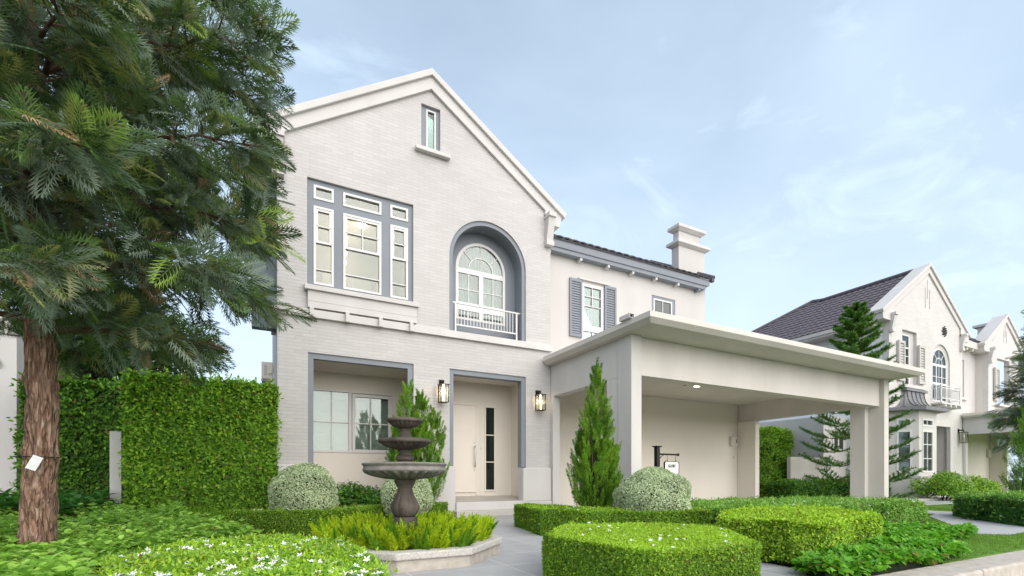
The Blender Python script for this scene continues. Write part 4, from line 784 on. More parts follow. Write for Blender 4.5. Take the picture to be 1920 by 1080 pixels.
def bowl(prof, nf, amt, y0, y1, mt, name):
    P_ = [(r / 919.6, zc(y)) for y, r in prof]; m = MB().lathe(P_, FC, 160, flute(nf, amt, zc(y1), zc(y0))); return m.build(name, mt, F_, smooth=False)
ped = [(1042, 118), (1040, 118), (1022, 118), (1020, 84), (1014, 98), (1000, 110), (980, 121), (955, 129), (930, 132), (900, 126), (870, 113), (840, 98), (810, 83), (780, 74), (755, 69), (740, 69), (738, 80), (722, 82), (712, 86), (705, 92), (690, 99), (676, 102), (668, 100)]
bowl([(1240, 120)] + ped, 8, .10, 745, 1010, stonef, 'pedestal')
bowl([(668, 80), (664, 120), (655, 185), (640, 255), (625, 300), (606, 350), (596, 372), (588, 386), (578, 394), (566, 393), (552, 386), (540, 384), (530, 395), (518, 402), (509, 398), (506, 380), (520, 340), (560, 230)], 26, .24, 594, 664, stonel, 'basin')
bowl([(560, 80), (502, 78), (494, 76), (488, 68), (478, 80), (465, 88), (450, 88), (440, 78), (430, 60), (408, 56), (392, 60), (380, 64)], 8, .0, 0, 1, stonef, 'stem')
bowl([(378, 60), (372, 95), (362, 135), (348, 170), (332, 198), (322, 210), (316, 238), (306, 249), (292, 250), (280, 236), (272, 215), (285, 180), (300, 100)], 22, .20, 318, 370, stonef, 'middle_basin')
bowl([(300, 70), (268, 80), (252, 64), (235, 58), (215, 47), (198, 45), (182, 52), (175, 60)], 8, .0, 0, 1, stonef, 'upper_stem')
bowl([(172, 50), (168, 70), (156, 98), (142, 122), (126, 142), (118, 152), (112, 166), (102, 172), (90, 170), (82, 160), (78, 145), (95, 100)], 20, .18, 116, 168, stonef, 'top_basin')

SG = thing('hanging_sign', (5.48, 5.7, 0), 'black sign post with a small white hanging board reading GLORY behind the round variegated shrub', 'sign')
m = MB(); m.box(5.447, 5.513, 5.667, 5.733, 0, 1.285); m.box(5.425, 5.535, 5.645, 5.755, 1.285, 1.305); m.build('post', black, SG, bevel=.004)
m = MB(); m.tube([(5.513, 5.70, 1.175), (5.93, 5.70, 1.175)], .014, 8); m.lathe([(.004, 1.150), (.02, 1.160), (.024, 1.175), (.02, 1.19), (.004, 1.2)], (5.94, 5.70), 12); m.tube([(5.513, 5.70, 1.02), (5.53, 5.70, 1.09), (5.57, 5.70, 1.14), (5.62, 5.70, 1.162)], .006, 6); m.build('arm', black, SG)
bd_ = [(5.662, .86), (5.925, .86), (5.945, .88), (5.945, 1.035), (5.925, 1.055), (5.662, 1.055), (5.642, 1.035), (5.642, .88)]
BD = MB().plate(bd_, [], 5.69, 5.71).build('board', upvc, SG, bevel=.003); MB().plate([((u - 5.7935) * 1.05 + 5.7935, (v - .9575) * 1.06 + .9575) for u, v in bd_], [bd_], 5.686, 5.714).build('edge', black, BD)
for x in (5.70, 5.885):
    m = MB(); m.tube([(x, 5.70, 1.052), (x, 5.70, 1.165)], .003, 5); m.tube([(x - .012, 5.70, 1.068), (x, 5.70, 1.085), (x + .012, 5.70, 1.068)], .003, 5); m.build('hanger', black, SG)
def text(s_, size, loc, parent, m):
    c = bpy.data.curves.new('lettering', 'FONT'); c.body = s_; c.size = size; c.align_x = 'CENTER'; c.extrude = .0015; c.offset = .0012; o = bpy.data.objects.new('lettering', c); COL.objects.link(o)
    bpy.context.view_layer.update(); me = bpy.data.meshes.new_from_object(o.evaluated_get(bpy.context.evaluated_depsgraph_get())); bpy.data.objects.remove(o)
    o = bpy.data.objects.new('lettering', me); COL.objects.link(o); me.materials.clear(); me.materials.append(m); o.rotation_euler = (R(90), 0, 0); o.location = loc; o.scale = (.88, 1.12, 1); o.parent = parent; o.matrix_parent_inverse = Matrix.Translation(-WLOC[parent.name]); return o
text('GLORY', .058, (5.7935, 5.6875, .965), BD, black); SG.location.x += .07; SG.location.z += .015

# ================================================================== HEDGES AND SHRUBS
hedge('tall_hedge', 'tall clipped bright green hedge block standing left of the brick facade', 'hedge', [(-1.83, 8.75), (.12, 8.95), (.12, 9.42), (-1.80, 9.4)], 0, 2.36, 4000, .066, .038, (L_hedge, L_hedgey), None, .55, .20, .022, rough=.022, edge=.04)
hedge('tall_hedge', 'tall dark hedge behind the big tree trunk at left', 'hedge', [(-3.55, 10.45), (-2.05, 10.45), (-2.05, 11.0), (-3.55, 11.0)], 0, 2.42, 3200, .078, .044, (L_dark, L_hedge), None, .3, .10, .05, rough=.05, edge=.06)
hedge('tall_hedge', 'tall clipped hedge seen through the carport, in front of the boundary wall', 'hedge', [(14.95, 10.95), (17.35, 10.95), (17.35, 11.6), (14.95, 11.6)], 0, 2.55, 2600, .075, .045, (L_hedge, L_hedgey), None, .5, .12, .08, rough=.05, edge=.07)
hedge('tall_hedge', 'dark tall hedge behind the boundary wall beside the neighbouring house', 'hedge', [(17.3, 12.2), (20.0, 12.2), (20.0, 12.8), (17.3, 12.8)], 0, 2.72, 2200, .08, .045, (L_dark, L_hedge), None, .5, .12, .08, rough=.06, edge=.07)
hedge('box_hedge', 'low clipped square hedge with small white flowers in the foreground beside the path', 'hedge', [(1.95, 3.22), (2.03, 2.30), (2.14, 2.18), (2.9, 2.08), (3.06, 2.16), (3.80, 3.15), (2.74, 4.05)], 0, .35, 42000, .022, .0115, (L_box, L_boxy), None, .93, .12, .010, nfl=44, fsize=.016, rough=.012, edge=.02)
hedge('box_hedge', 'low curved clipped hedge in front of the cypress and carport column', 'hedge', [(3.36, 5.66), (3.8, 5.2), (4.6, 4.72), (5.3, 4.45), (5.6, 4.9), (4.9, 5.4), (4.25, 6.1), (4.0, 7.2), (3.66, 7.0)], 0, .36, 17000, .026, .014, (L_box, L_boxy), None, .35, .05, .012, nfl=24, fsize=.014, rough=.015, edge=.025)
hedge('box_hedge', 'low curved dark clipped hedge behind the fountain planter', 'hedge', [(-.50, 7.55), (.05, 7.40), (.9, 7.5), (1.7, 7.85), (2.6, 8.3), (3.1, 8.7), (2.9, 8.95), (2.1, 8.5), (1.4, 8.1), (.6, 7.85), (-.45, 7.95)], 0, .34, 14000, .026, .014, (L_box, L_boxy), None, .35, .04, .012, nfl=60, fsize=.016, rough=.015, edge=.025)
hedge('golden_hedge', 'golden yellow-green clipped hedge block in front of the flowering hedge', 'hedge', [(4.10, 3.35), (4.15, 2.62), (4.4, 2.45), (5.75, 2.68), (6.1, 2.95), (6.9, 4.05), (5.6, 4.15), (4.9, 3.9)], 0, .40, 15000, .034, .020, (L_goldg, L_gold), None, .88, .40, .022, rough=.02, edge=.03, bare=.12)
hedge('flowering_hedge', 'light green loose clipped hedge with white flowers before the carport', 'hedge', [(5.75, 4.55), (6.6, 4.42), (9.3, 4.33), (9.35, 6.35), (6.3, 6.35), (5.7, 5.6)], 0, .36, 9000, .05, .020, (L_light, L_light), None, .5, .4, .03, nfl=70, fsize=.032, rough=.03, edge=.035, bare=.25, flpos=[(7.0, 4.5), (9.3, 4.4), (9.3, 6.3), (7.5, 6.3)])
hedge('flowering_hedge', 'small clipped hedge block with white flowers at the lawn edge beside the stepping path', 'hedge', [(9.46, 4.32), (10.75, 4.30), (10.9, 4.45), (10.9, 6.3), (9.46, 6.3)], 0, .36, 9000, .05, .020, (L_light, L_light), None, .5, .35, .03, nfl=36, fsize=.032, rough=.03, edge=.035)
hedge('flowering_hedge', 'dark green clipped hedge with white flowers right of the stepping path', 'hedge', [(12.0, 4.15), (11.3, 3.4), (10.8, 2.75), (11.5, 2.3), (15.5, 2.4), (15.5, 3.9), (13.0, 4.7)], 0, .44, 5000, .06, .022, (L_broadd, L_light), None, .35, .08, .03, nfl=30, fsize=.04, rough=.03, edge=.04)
hedge('low_hedge', 'low leafy hedge at the foot of the boundary wall beyond the carport', 'hedge', [(14.9, 9.4), (20.8, 9.4), (20.8, 10.2), (14.9, 10.2)], 0, .62, 2200, .085, .04, (L_broadd, L_hedge), None, .5, .15, .08, rough=.05, edge=.06)
hedge('flower_bed', 'low flowering ground hedge full of white star flowers in the left foreground', 'flower bed', [(-.95, 4.05), (-.75, 3.2), (-.35, 2.25), (.52, 2.2), (.64, 2.9), (.66, 3.35), (.60, 4.3), (.2, 4.75), (-.6, 4.75)], 0, .27, 14000, .036, .017, (L_light, L_boxy), None, .55, .2, .02, nfl=210, fsize=.025, rough=.022, edge=.025)
VG = 'round variegated shrubs'
ball('round_shrub', 'round clipped silvery variegated shrub beside the tall hedge', (.52, 8.02, .53), .50, .47, 26000, .030, .016, (L_silver, L_silver), VG)
ball('round_shrub', 'small round variegated shrub half hidden behind the fountain pedestal', (2.05, 7.75, .52), .40, .42, 20000, .030, .016, (L_silver, L_silver), VG)
ball('round_shrub', 'large round silvery variegated shrub in front of the carport column and hanging sign', (5.04, 5.25, .45), .535, .485, 34000, .027, .015, (L_silver, L_silver), VG)
ball('round_shrub', 'tiny round grey variegated shrub before the neighbouring bay window', (22.1, 8.05, .55), .58, .42, 5000, .06, .035, (L_silver, L_silver), VG)
bush('leafy_shrub', 'dark leafy shrub under the porch window, right of the round shrub', (1.35, 8.75, .40), (.75, .3), .40, 5200, .06, .034, (L_broadd, L_hedge))
bush('round_bush', 'wide green bush under the neighbouring bay window', (21.1, 7.9, .55), (1.5, .7), .62, 6000, .09, .05, (L_hedge, L_hedgey), young=.4)
bush('round_bush', 'rounded bright green bush at the neighbouring entrance, right of its bay window', (23.9, 8.0, .50), (1.15, .7), .55, 6000, .08, .045, (L_hedge, L_hedgey), young=.55)

# ---- foxtail ferns in the planter, broad leaved cover, trailing cover
def plumes(mb, base, dirs, L, n, mi):
    for b, d in zip(base, dirs):
        t = rng.random(n) ** .8; l = L * rng.uniform(.6, 1.2); d = d / np.linalg.norm(d); bend = np.array([d[0], d[1], 0]) * l * .25
        P = b + d * l * t[:, None] + bend * (t ** 2)[:, None]; rad = .062 * (1 - t) ** .8 * np.minimum(1, .5 + 2 * t) + .005
        u = unit(rng.normal(0, 1, (n, 3))); needles(mb, P, u * 1.0 + d * 1.1, (rad * 1.15)[:, None], .0078, mi)
mb = MB(); q = samp_poly(octo(.48, 2.14, 4.07, 5.8, .54), 720); q = q[np.hypot(q[:, 0] - FC[0], q[:, 1] - FC[1]) > .16]
dc = q - np.array(FC); d3 = np.column_stack([dc * .42 + rng.normal(0, .22, (len(q), 2)), np.ones(len(q))]); bs = np.column_stack([q, np.full(len(q), .15)])
hm = rng.random(len(q)) < .62; plumes(mb, bs[hm], d3[hm], .25, 320, 0); plumes(mb, bs[~hm], d3[~hm], .22, 280, 1)
tag(mb.build('foxtail_fern', [L_fern, L_ferng]), 'mass of yellow-green foxtail ferns filling the planter round the fountain', 'fern', kind='stuff')
def rosettes(mb, q, h, L, W, mi, lev=2, k=4, lean=.12, mj=None):
    n = len(q)
    for lv in range(lev):
        for j in range(k):
            a = 2 * math.pi * j / k + lv * .8 + rng.uniform(-.3, .3, n) + q[:, 0] * 7; el = rng.uniform(.0, .55, n) + .25 * (lv == lev - 1)
            ax = np.column_stack([np.cos(a) * np.cos(el), np.sin(a) * np.cos(el), np.sin(el)]); P = np.column_stack([q, h - .055 * (lev - 1 - lv) + rng.normal(0, .008, n)])
            sd = np.column_stack([-np.sin(a), np.cos(a), rng.normal(0, .2, n)]); nn = np.cross(ax, sd); nn[nn[:, 2] < 0] *= -1; l = L * rng.uniform(.7, 1.2, (n, 1)) * (1 - .18 * (lv == lev - 1)); w_ = W * rng.uniform(.8, 1.15, (n, 1))
            V = np.empty((n, 8, 3)); dr = np.array([0, 0, -.12])
            V[:, 0] = P; V[:, 1] = P + ax * l * .35 + sd * w_ * .5 + nn * w_ * .15; V[:, 2] = P + ax * l * .72 + sd * w_ * .36 + nn * w_ * .12 + dr * l * .5; V[:, 3] = P + ax * l + dr * l
            V[:, 4] = P + ax * l * .72 - sd * w_ * .36 + nn * w_ * .12 + dr * l * .5; V[:, 5] = P + ax * l * .35 - sd * w_ * .5 + nn * w_ * .15; V[:, 6] = P + ax * l * .35; V[:, 7] = P + ax * l * .72 + dr * l * .5
            I = np.arange(n)[:, None] * 8
            F = np.concatenate([I + [0, 6, 1, 0], ], 0)[:, :3]; 
            mb.add(V.reshape(-1, 3), np.concatenate([I + np.array([[6, 7, 2, 1]]), I + np.array([[6, 5, 4, 7]])]), mi); nb = mb.n - n * 8
            tri = np.concatenate([I + np.array([[0, 6, 1]]), I + np.array([[0, 5, 6]]), I + np.array([[7, 3, 2]]), I + np.array([[7, 4, 3]])]).astype(np.int32) + nb
            mb.L.append(tri.ravel()); mb.C.append(np.full(len(tri), 3, np.int32)); mb.Mi.append(np.full(len(tri), mi, np.int32))
cov = [(-4.2, 8.3), (-2.2, 8.55), (-1.2, 8.3), (-.75, 7.2), (-.45, 6.4), (-.2, 5.5), (-.05, 4.8), (-.75, 4.85), (-1.05, 4.1), (-.85, 3.2), (-.45, 2.2), (-4.5, 2.2), (-5.5, 5)]
mb = MB(); q = samp_poly(cov, 6200); q = q[np.hypot(q[:, 0] + 1.66, q[:, 1] - 5.3) > .2]; h = .27 + .05 * np.sin(q[:, 0] * 5) * np.cos(q[:, 1] * 4) + rng.normal(0, .035, len(q)) + .10 * np.clip((q[:, 1] - 6.2) / 2, 0, 1) + .15 * np.clip((-1.9 - q[:, 0]) / 1.5, 0, 1)
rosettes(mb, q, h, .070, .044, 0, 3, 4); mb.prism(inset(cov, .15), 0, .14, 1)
tag(mb.build('broad_leaf_cover', [L_broad, core]), 'bed of light green broad leaved ground cover round the big tree trunk', 'ground cover', kind='stuff')
mb = MB(); q = samp_poly([(-4.6, 7.0), (-2.1, 7.4), (-2.0, 8.9), (-4.6, 9.4)], 420); rosettes(mb, q, .46 + rng.normal(0, .06, len(q)), .16, .09, 0, 3, 4); mb.prism([(-4.5, 7.3), (-2.3, 7.5), (-2.2, 8.8), (-4.5, 9.2)], 0, .25, 1)
tag(mb.build('dark_leafy_shrub', [L_broadd, core]), 'dark large leaved shrub row behind the big tree trunk', 'shrub')
def trailing(poly, n, z, L, W, nm, label):
    mb = MB(); q = samp_poly(poly, n); dpt = rng.random(n); P = np.column_stack([q, z * (.45 + .55 * dpt) + .03 * np.sin(q[:, 0] * 6 + q[:, 1] * 5)]); leaves(mb, P, np.tile([0, -.25, 1.0], (n, 1)), L, W, 0, spread=.8); mb.prism(inset(poly, .08), 0, z * .4, 1)
    return tag(mb.build(nm, [L_cover, core]), label, 'ground cover', kind='stuff')
trailing([(3.75, 2.10), (5.0, 2.06), (6.05, 2.08), (6.45, 2.40), (6.85, 3.2), (7.2, 3.75), (6.7, 4.0), (6.1, 3.0), (5.75, 2.75), (4.3, 2.5), (3.9, 2.45)], 13000, .16, .062, .045, 'trailing_cover', 'trailing green ground cover between the golden hedge and the kerb')
trailing([(6.6, 3.55), (7.2, 3.05), (8.15, 2.72), (8.75, 2.95), (8.2, 3.5), (7.4, 4.1), (6.9, 4.2)], 4200, .14, .062, .045, 'trailing_cover', 'tongue of trailing green ground cover crossing the lawn')
mb = MB(); q = samp_poly([(-2.1, 7.6), (-.7, 7.7), (-.5, 8.5), (-2.2, 8.7)], 260); d3 = np.column_stack([rng.normal(0, .35, (len(q), 2)), np.ones(len(q))]); plumes(mb, np.column_stack([q, np.zeros(len(q))]), d3, .42, 110, 0)
tag(mb.build('feathery_cover', [L_ferng]), 'soft feathery green ground cover at the foot of the tall hedge', 'ground cover', kind='stuff')

# ---- cypresses
def cypress(name, label, x, y, h, r, tips, n=130, m_=170):
    mb = MB()
    for (dx, dy, hh, rr) in tips:
        for i in range(n):
            t = rng.random() ** .85; z = .05 + t * (hh - .12); a = rng.uniform(0, 2 * math.pi); prof = rr * (min(1, (t + .12) / .30) if t < .18 else (1 - ((t - .18) / .82) ** 1.35)) + .012; rd = prof * rng.uniform(.50, 1.08)
            b = np.array([x + dx * min(1, t * 2) + rd * math.cos(a), y + dy * min(1, t * 2) + rd * math.sin(a), z]); ln = rng.uniform(.18, .40) * (1 - .45 * t) * (h / 2.4); d = np.array([math.cos(a) * .42, math.sin(a) * .42, 1.0]); d /= np.linalg.norm(d)
            s_ = rng.random(m_); wd = .036 * (1 - s_) ** .7 * (h / 2.4) + .004; off = unit(rng.normal(0, 1, (m_, 3))) * wd[:, None] * rng.random((m_, 1)) ** .5; P = b + d * ln * s_[:, None] + off
            needles(mb, P, d * 1.5 + unit(off) * .9 + rng.normal(0, .25, (m_, 3)), .034, .008, (0, 3, 4)[int(rng.random() * 3)])
        mb.tube([(x, y, 0), (x + dx, y + dy, hh * .75)], [.03, .008], 6, 1)
    pr = [(max(.015, r * .5 * (1 - t) ** .8), .05 + t * h * .72) for t in np.linspace(0, 1, 8)]; mb.lathe(pr, (x, y), 14, None, 2)
    return tag(mb.build(name, [L_cyp, twigm, core, L_cypl, L_cypd]), label, 'cypress')
cypress('cypress', 'slim bright green cypress rising beside the carport front column', 4.80, 6.30, 2.62, .40, [(0, 0, 2.62, .34), (.17, .05, 1.95, .24), (-.14, -.05, 2.0, .24), (.28, .0, 1.35, .18), (-.2, .1, 1.5, .2)])
cypress('cypress', 'bushy cypress behind the fountain against the brick wall', 2.46, 8.62, 2.5, .44, [(-.16, 0, 2.50, .36), (.10, .05, 2.36, .34), (.36, 0, 2.05, .26), (.05, -.1, 1.9, .36), (-.32, .05, 1.8, .2)])
cypress('juniper', 'bright green juniper at the right edge beyond the flowering hedge', 17.0, 4.6, 2.9, .5, [(0, 0, 2.9, .5), (.3, .1, 2.4, .4), (-.2, -.1, 1.9, .35)], n=170, m_=110)

# ---- Norfolk pine
def norfolk(name, label, x, y, h, r0):
    t_ = thing(name, (x, y, 0), label, 'tree'); mt = MB(); mt.tube([(x, y, 0), (x + .03, y, h * .5), (x, y, h)], [.09, .06, .012], 10); mt.build('trunk', barkm, t_); mb = MB()
    z = .45; k = 0
    while z < h - .1:
        f = (z - .3) / (h - .3); L = r0 * (1 - f) ** .75 * (.9 + .2 * rng.random()) + .12; nb = 5
        for j in range(nb):
            a = 2 * math.pi * j / nb + k * .55 + rng.uniform(-.15, .15); d = np.array([math.cos(a), math.sin(a), 0.0]); s_ = np.linspace(0, 1, 8); rise = (-.12 + .42 * f); droop = -.14 * (1 - f)
            pts = np.array([x, y, z]) + d * (s_ * L)[:, None] + np.array([0, 0, 1.0]) * (rise * s_ * L + droop * np.sin(s_ * math.pi) * L + .16 * s_ ** 3 * L)[:, None]
            mb.tube([tuple(p) for p in pts], list(np.linspace(.016, .005, 8)), 5, 1)
            strands = [(pts[int(i * 7 / 12) ] + (pts[min(7, int(i * 7 / 12) + 1)] - pts[int(i * 7 / 12)]) * ((i * 7 / 12) % 1), sd) for i in range(2 if f > .55 else 6, 12) for sd in (-1, 1)]
            n = int((130 if f > .5 else 85) * L + 40); t = rng.random(n); P = np.array([np.interp(t, s_, pts[:, c]) for c in range(3)]).T; D = d * .6 + unit(rng.normal(0, 1, (n, 3))); D[:, 2] += .5; needles(mb, P, D, .12, .024, 0)
            sd_ = np.array([-d[1], d[0], 0])
            for p, sd in strands:
                l = .34 * (1 - f * .3) * min(1, L); n = 46; t = rng.random(n); dd = d * .55 + sd_ * sd * .6 + np.array([0, 0, .42]); dd /= np.linalg.norm(dd); P = p + dd * (t * l)[:, None]; D = dd * .9 + unit(rng.normal(0, 1, (n, 3))) * .9; needles(mb, P, D, .095, .022, 0)
        z += .50 * (1 - .62 * f) * (h / 6.7); k += 1
    mb.build('foliage', [L_arau, twigm], t_); return t_
norfolk('norfolk_pine', 'tiered Norfolk pine standing behind the right carport column', 17.75, 9.0, 6.75, 1.85)

# ---- silky oak style trees: limbs, twigs and fern-like fronds
def frond_template(pairs=8):
    V = []; F = []; L = 1.0
    def q(a, b, c, d): V.extend([a, b, c, d]); k = len(V); F.append((k - 4, k - 3, k - 2, k - 1))
    q((0, -.006, 0), (1, -.003, -.12), (1, .003, -.12), (0, .006, 0))
    for i in range(pairs):
        t = .12 + .86 * i / (pairs - 1); l = .46 * math.sin(math.pi * min(1, (t * .72 + .24))) ** .8 + .07; z = -.12 * t * t
        for s_ in (-1, 1):
            ang = R(46 - 22 * t); dx, dy = math.cos(ang), s_ * math.sin(ang)
            def leaflet(bx_, by_, bz, dx, dy, l, w_):
                q((bx_, by_, bz), (bx_ + dx * l * .45 - dy * w_, by_ + dy * l * .45 + dx * w_, bz + .01), (bx_ + dx * l, by_ + dy * l, bz - .10 * l), (bx_ + dx * l * .45 + dy * w_, by_ + dy * l * .45 - dx * w_, bz + .01))
            leaflet(t, 0, z, dx, dy, l, .019)
            for (u, da, f) in ((.34, 21, .46),):
                for sg in (-1, 1):
                    a2 = math.atan2(dy, dx) + sg * R(da); leaflet(t + dx * l * u, dy * l * u, z, math.cos(a2), math.sin(a2), l * f, .014)
    return np.array(V), np.array(F)
FT_V, FT_F = frond_template()
def fronds(mb, P, D, L, mi):
    n = len(P)
    if n == 0: return
    D = unit(D); up = np.tile([0, 0, 1.0], (n, 1)) + rng.normal(0, .55, (n, 3)); S = unit(np.cross(up, D)); U = np.cross(D, S); l = (L * rng.uniform(.7, 1.25, n))[:, None, None]
    curl = rng.uniform(.3, 1.6, n)[:, None, None]
    V = P[:, None, :] + l * (FT_V[None, :, 0:1] * D[:, None] + FT_V[None, :, 1:2] * S[:, None] + curl * FT_V[None, :, 2:3] * U[:, None]); k = len(FT_V)
    F = (FT_F[None] + (np.arange(n) * k)[:, None, None]).reshape(-1, 4); mb.add(V.reshape(-1, 3), F, mi)
def silky_oak(name, label, x, y, h, zlo, R0, r_tr, nl, fr, fl, rfun, seed=3, young=.06, dry=.02, keep=None, xmax=99):
    global rng
    save = rng; rng = np.random.default_rng(seed)
    T = thing(name, (x, y, 0), label, 'tree')
    # trunk with furrowed bark relief
    seg, nz = 64, 260; mb = MB(); V = []; zt = h * .92
    knots = [(.62, -1.15, .035), (.95, -.9, .03), (1.02, -2.3, .035), (1.22, -2.35, .04), (1.62, -2.6, .035), (.98, -.35, .03)]
    for i in range(nz):
        t = (i / (nz - 1)) ** 1.25; z = t * zt; rr = r_tr * (1 - .78 * t) * (1 + .10 * math.exp(-z * 6)); cx_ = x + .03 * math.sin(z * 1.1); cy_ = y + .04 * math.sin(z * .9 + 1)
        for k in range(seg):
            a = 2 * math.pi * k / seg; c, s_ = math.cos(a), math.sin(a)
            v = mnoise.noise(Vector((c * 5.2, s_ * 5.2, z * 3.4 + .8 * mnoise.noise(Vector((c * 2, s_ * 2, z * 3)))))); v2 = mnoise.noise(Vector((c * 12, s_ * 12, z * 9 + 7))); v3 = mnoise.noise(Vector((c * 1.4, s_ * 1.4, z * 1.1)))
            d = .026 * min(1, abs(v) * 4.5) - .018 + .009 * v2 + .016 * v3
            for kz, ka, kr in knots:
                da = (a - (ka % (2 * math.pi)) + math.pi) % (2 * math.pi) - math.pi; dd = math.hypot(da * rr, (z - kz)); 
                if dd < .12: d += kr * math.exp(-(dd / .042) ** 2) - kr * 1.2 * math.exp(-(dd / .016) ** 2)
            q_ = rr + d * (rr / r_tr) ** .6; V.append((cx_ + q_ * c, cy_ + q_ * s_, z))
    I = np.arange(nz * seg).reshape(nz, seg); F = np.stack([I[:-1], np.roll(I, -1, 1)[:-1], np.roll(I, -1, 1)[1:], I[1:]], -1).reshape(-1, 4); mb.add(V, F); mb.build('trunk', barkm, T, smooth=True)
    lb = MB(); fP = []; fD = []
    for i in range(nl):
        f = (i + .5) / nl; z = zlo + (h - zlo) * f * .93; a = i * 2.39996 + rng.uniform(-.3, .3); L = R0 * rfun(f) * rng.uniform(.72, 1.05); L = min(L, (xmax - x) / math.cos(a)) if math.cos(a) > .05 else L; rise = .10 + .75 * f + rng.uniform(-.12, .15)
        d = Vector((math.cos(a), math.sin(a), 0)); s_ = np.linspace(0, 1, 9)
        pts = [Vector((x, y, z)) + d * (L * t) + Vector((0, 0, L * (rise * t - .28 * t * t))) + Vector((rng.normal(0, .025), rng.normal(0, .025), rng.normal(0, .02))) * (1 if 0 < t else 0) for t in s_]
        lb.tube(pts, list(np.linspace(.030 * (1 - .5 * f), .005, 9)), 7)
        nt_ = max(4, int(L / .092))
        for j in range(nt_):
            t = .06 + .94 * (j + rng.random()) / nt_; k = min(7, int(t * 8)); p = pts[k].lerp(pts[k + 1], t * 8 - k); sd = 1 if j % 2 else -1; dv = (pts[k + 1] - pts[k]).normalized(); sv = Vector((-d.y, d.x, 0)) * sd
            td = (dv * rng.uniform(.4, .9) + sv * rng.uniform(.5, 1.0) + Vector((0, 0, rng.uniform(-.25, .55)))).normalized(); tl = rng.uniform(.22, .48) * (1.15 - .45 * t)
            tp = [p, p + td * tl * .5, p + td * tl + Vector((0, 0, -.04))]; lb.tube(tp, [.008, .006, .003], 5)
            for m_ in range(fr):
                u = rng.uniform(.25, 1.0); q_ = p + td * tl * u; fd = td * rng.uniform(.4, 1.0) + Vector(rng.normal(0, .55, 3)) + Vector((q_.x - x, q_.y - y, 0)).normalized() * .45 + Vector((0, 0, -.28 + .2 * f)); fP.append(q_); fD.append(fd)
        for m_ in range(fr): fP.append(pts[-1] - (pts[-1] - pts[-2]) * rng.random()); fD.append((pts[-1] - pts[-2]).normalized() + Vector(rng.normal(0, .45, 3)))
    lb.build('limbs', twigm, T); P = np.array(fP); D = np.array(fD)
    if keep is not None: k = keep(P); P, D = P[k], D[k]
    mb = MB(); cuts = [0, .30, .60, .78, 1 - young - dry, 1 - dry, 1]; c = rng.random(len(P)); mats_ = [L_grev0, L_grev1, L_grev2, L_grev3, L_grevy, L_grevb]
    for k in range(6): q_ = (c >= cuts[k]) & (c < cuts[k + 1]); fronds(mb, P[q_], D[q_], fl * (.8 if k == 5 else 1), k)
    mb.build('crown', mats_, T); rng = save; return T
def keep_big(P):
    # a crown pruned clear of the house front and of the lane
    r = np.hypot(P[:, 0] + 1.68, P[:, 1] - 5.3); n = len(P); return ~((P[:, 2] < 2.42) & (P[:, 0] > -.5)) & (r < 2.12) & (P[:, 1] > 3.25) & (P[:, 0] + .22 * np.sin(P[:, 2] * 4.1) * rng.random(n) < .0 + .03 * (P[:, 1] - 5.3))
BT = silky_oak('silky_oak_tree', 'big dark feathery leaved tree with rough brown trunk in the left foreground', -1.70, 5.30, 7.2, 1.98, 2.05, .114, 60, 11, .285, lambda f: min(1, .88 + .6 * f) * (1 - .55 * max(0, f - .45) / .55), keep=keep_big, xmax=-.05, dry=.03)
TG = thing('paper_tag', (-1.66, 5.12, 1.0), 'white paper tag tied with black cord around the big tree trunk', 'tag')
def tpt(a, r, z): return (-1.69 + r * math.cos(a), 5.30 + r * math.sin(a), z)
a0 = R(-78); m = MB(); c0 = Vector(tpt(a0, .146, .925)); ex_ = Vector((-math.sin(a0), math.cos(a0), 0)); ez = Vector((0, 0, 1)); nn_ = Vector((math.cos(a0), math.sin(a0), 0)); tl = R(-24)
e1 = ex_ * math.cos(tl) + ez * math.sin(tl); e2 = -ex_ * math.sin(tl) + ez * math.cos(tl)
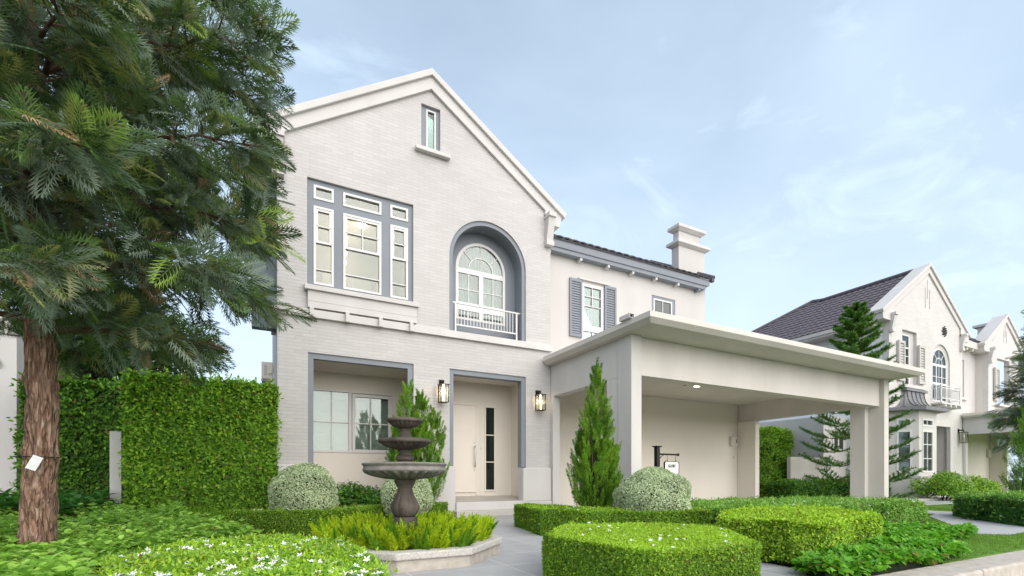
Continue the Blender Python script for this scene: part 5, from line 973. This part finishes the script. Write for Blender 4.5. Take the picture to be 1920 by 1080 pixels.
V = [c0 + e1 * a * .032 + e2 * b * .058 + nn_ * c for c in (0, .003) for a, b in ((-1, -1), (1, -1), (1, 1), (-1, 1))]; m.add(V, [(0, 1, 2, 3), (7, 6, 5, 4), (0, 4, 5, 1), (1, 5, 6, 2), (2, 6, 7, 3), (3, 7, 4, 0)]); m.build('card', paper, TG)
m = MB(); m.tube([tpt(t, .138, .975) for t in np.linspace(0, 2 * math.pi, 40)], .004, 6); m.build('cord', black, TG)
silky_oak('silky_oak_tree', 'smaller dark feathery tree at the right edge beside the neighbouring carport', 19.35, 4.75, 5.4, 1.7, 1.25, .10, 34, 8, .34, lambda f: (1 - .75 * f), seed=9, young=.08)
def leafy_tree(name, label, x, y, h, zc_, r, n, L, W):
    T = thing(name, (x, y, 0), label, 'tree'); m = MB(); m.tube([(x, y, 0), (x + .1, y, h * .4), (x, y, h * .8)], [.13, .10, .03], 10); m.build('trunk', barkm, T); mb = MB(); k = 40
    cen = unit(rng.normal(0, 1, (k, 3))) * rng.uniform(.3, .95, (k, 1)) * np.array([[r, r, h - zc_]]) + np.array([[x, y, zc_]]); lb = MB()
    for c in cen: lb.tube([(x, y, min(c[2], h * .5)), tuple((c + np.array([x, y, c[2] - .3])) / 2), tuple(c)], [.035, .02, .006], 5)
    lb.build('limbs', twigm, T); i = rng.integers(0, k, n); u = unit(rng.normal(0, 1, (n, 3))); P = cen[i] + u * (r * .34 * rng.random((n, 1)) ** .4); leaves(mb, P, u + [0, 0, .5], L, W, 0); mb.build('crown', L_tree, T); return T
leafy_tree('evergreen_tree', 'dark evergreen tree behind the tall hedges at left, under the big tree', -3.3, 14.2, 5.2, 4.0, 1.9, 9000, .15, .07)

GR = {'tall_hedge': 'tall clipped hedges', 'box_hedge': 'low clipped box hedges', 'flowering_hedge': 'clipped hedges with white flowers', 'cypress': 'slim cypresses by the house', 'meter_box': 'meter boxes in the carports', 'silky_oak_tree': 'feathery leaved street trees', 'gabled_house': 'white gabled houses', 'boundary_wall': 'low white boundary walls', 'round_bush': 'round bushes before the neighbouring house', 'trailing_cover': 'trailing ground cover beds'}
for o in SC.objects:
    if o.parent is None and o.name.split('.')[0] in GR and 'label' in o: o['group'] = GR[o.name.split('.')[0]]
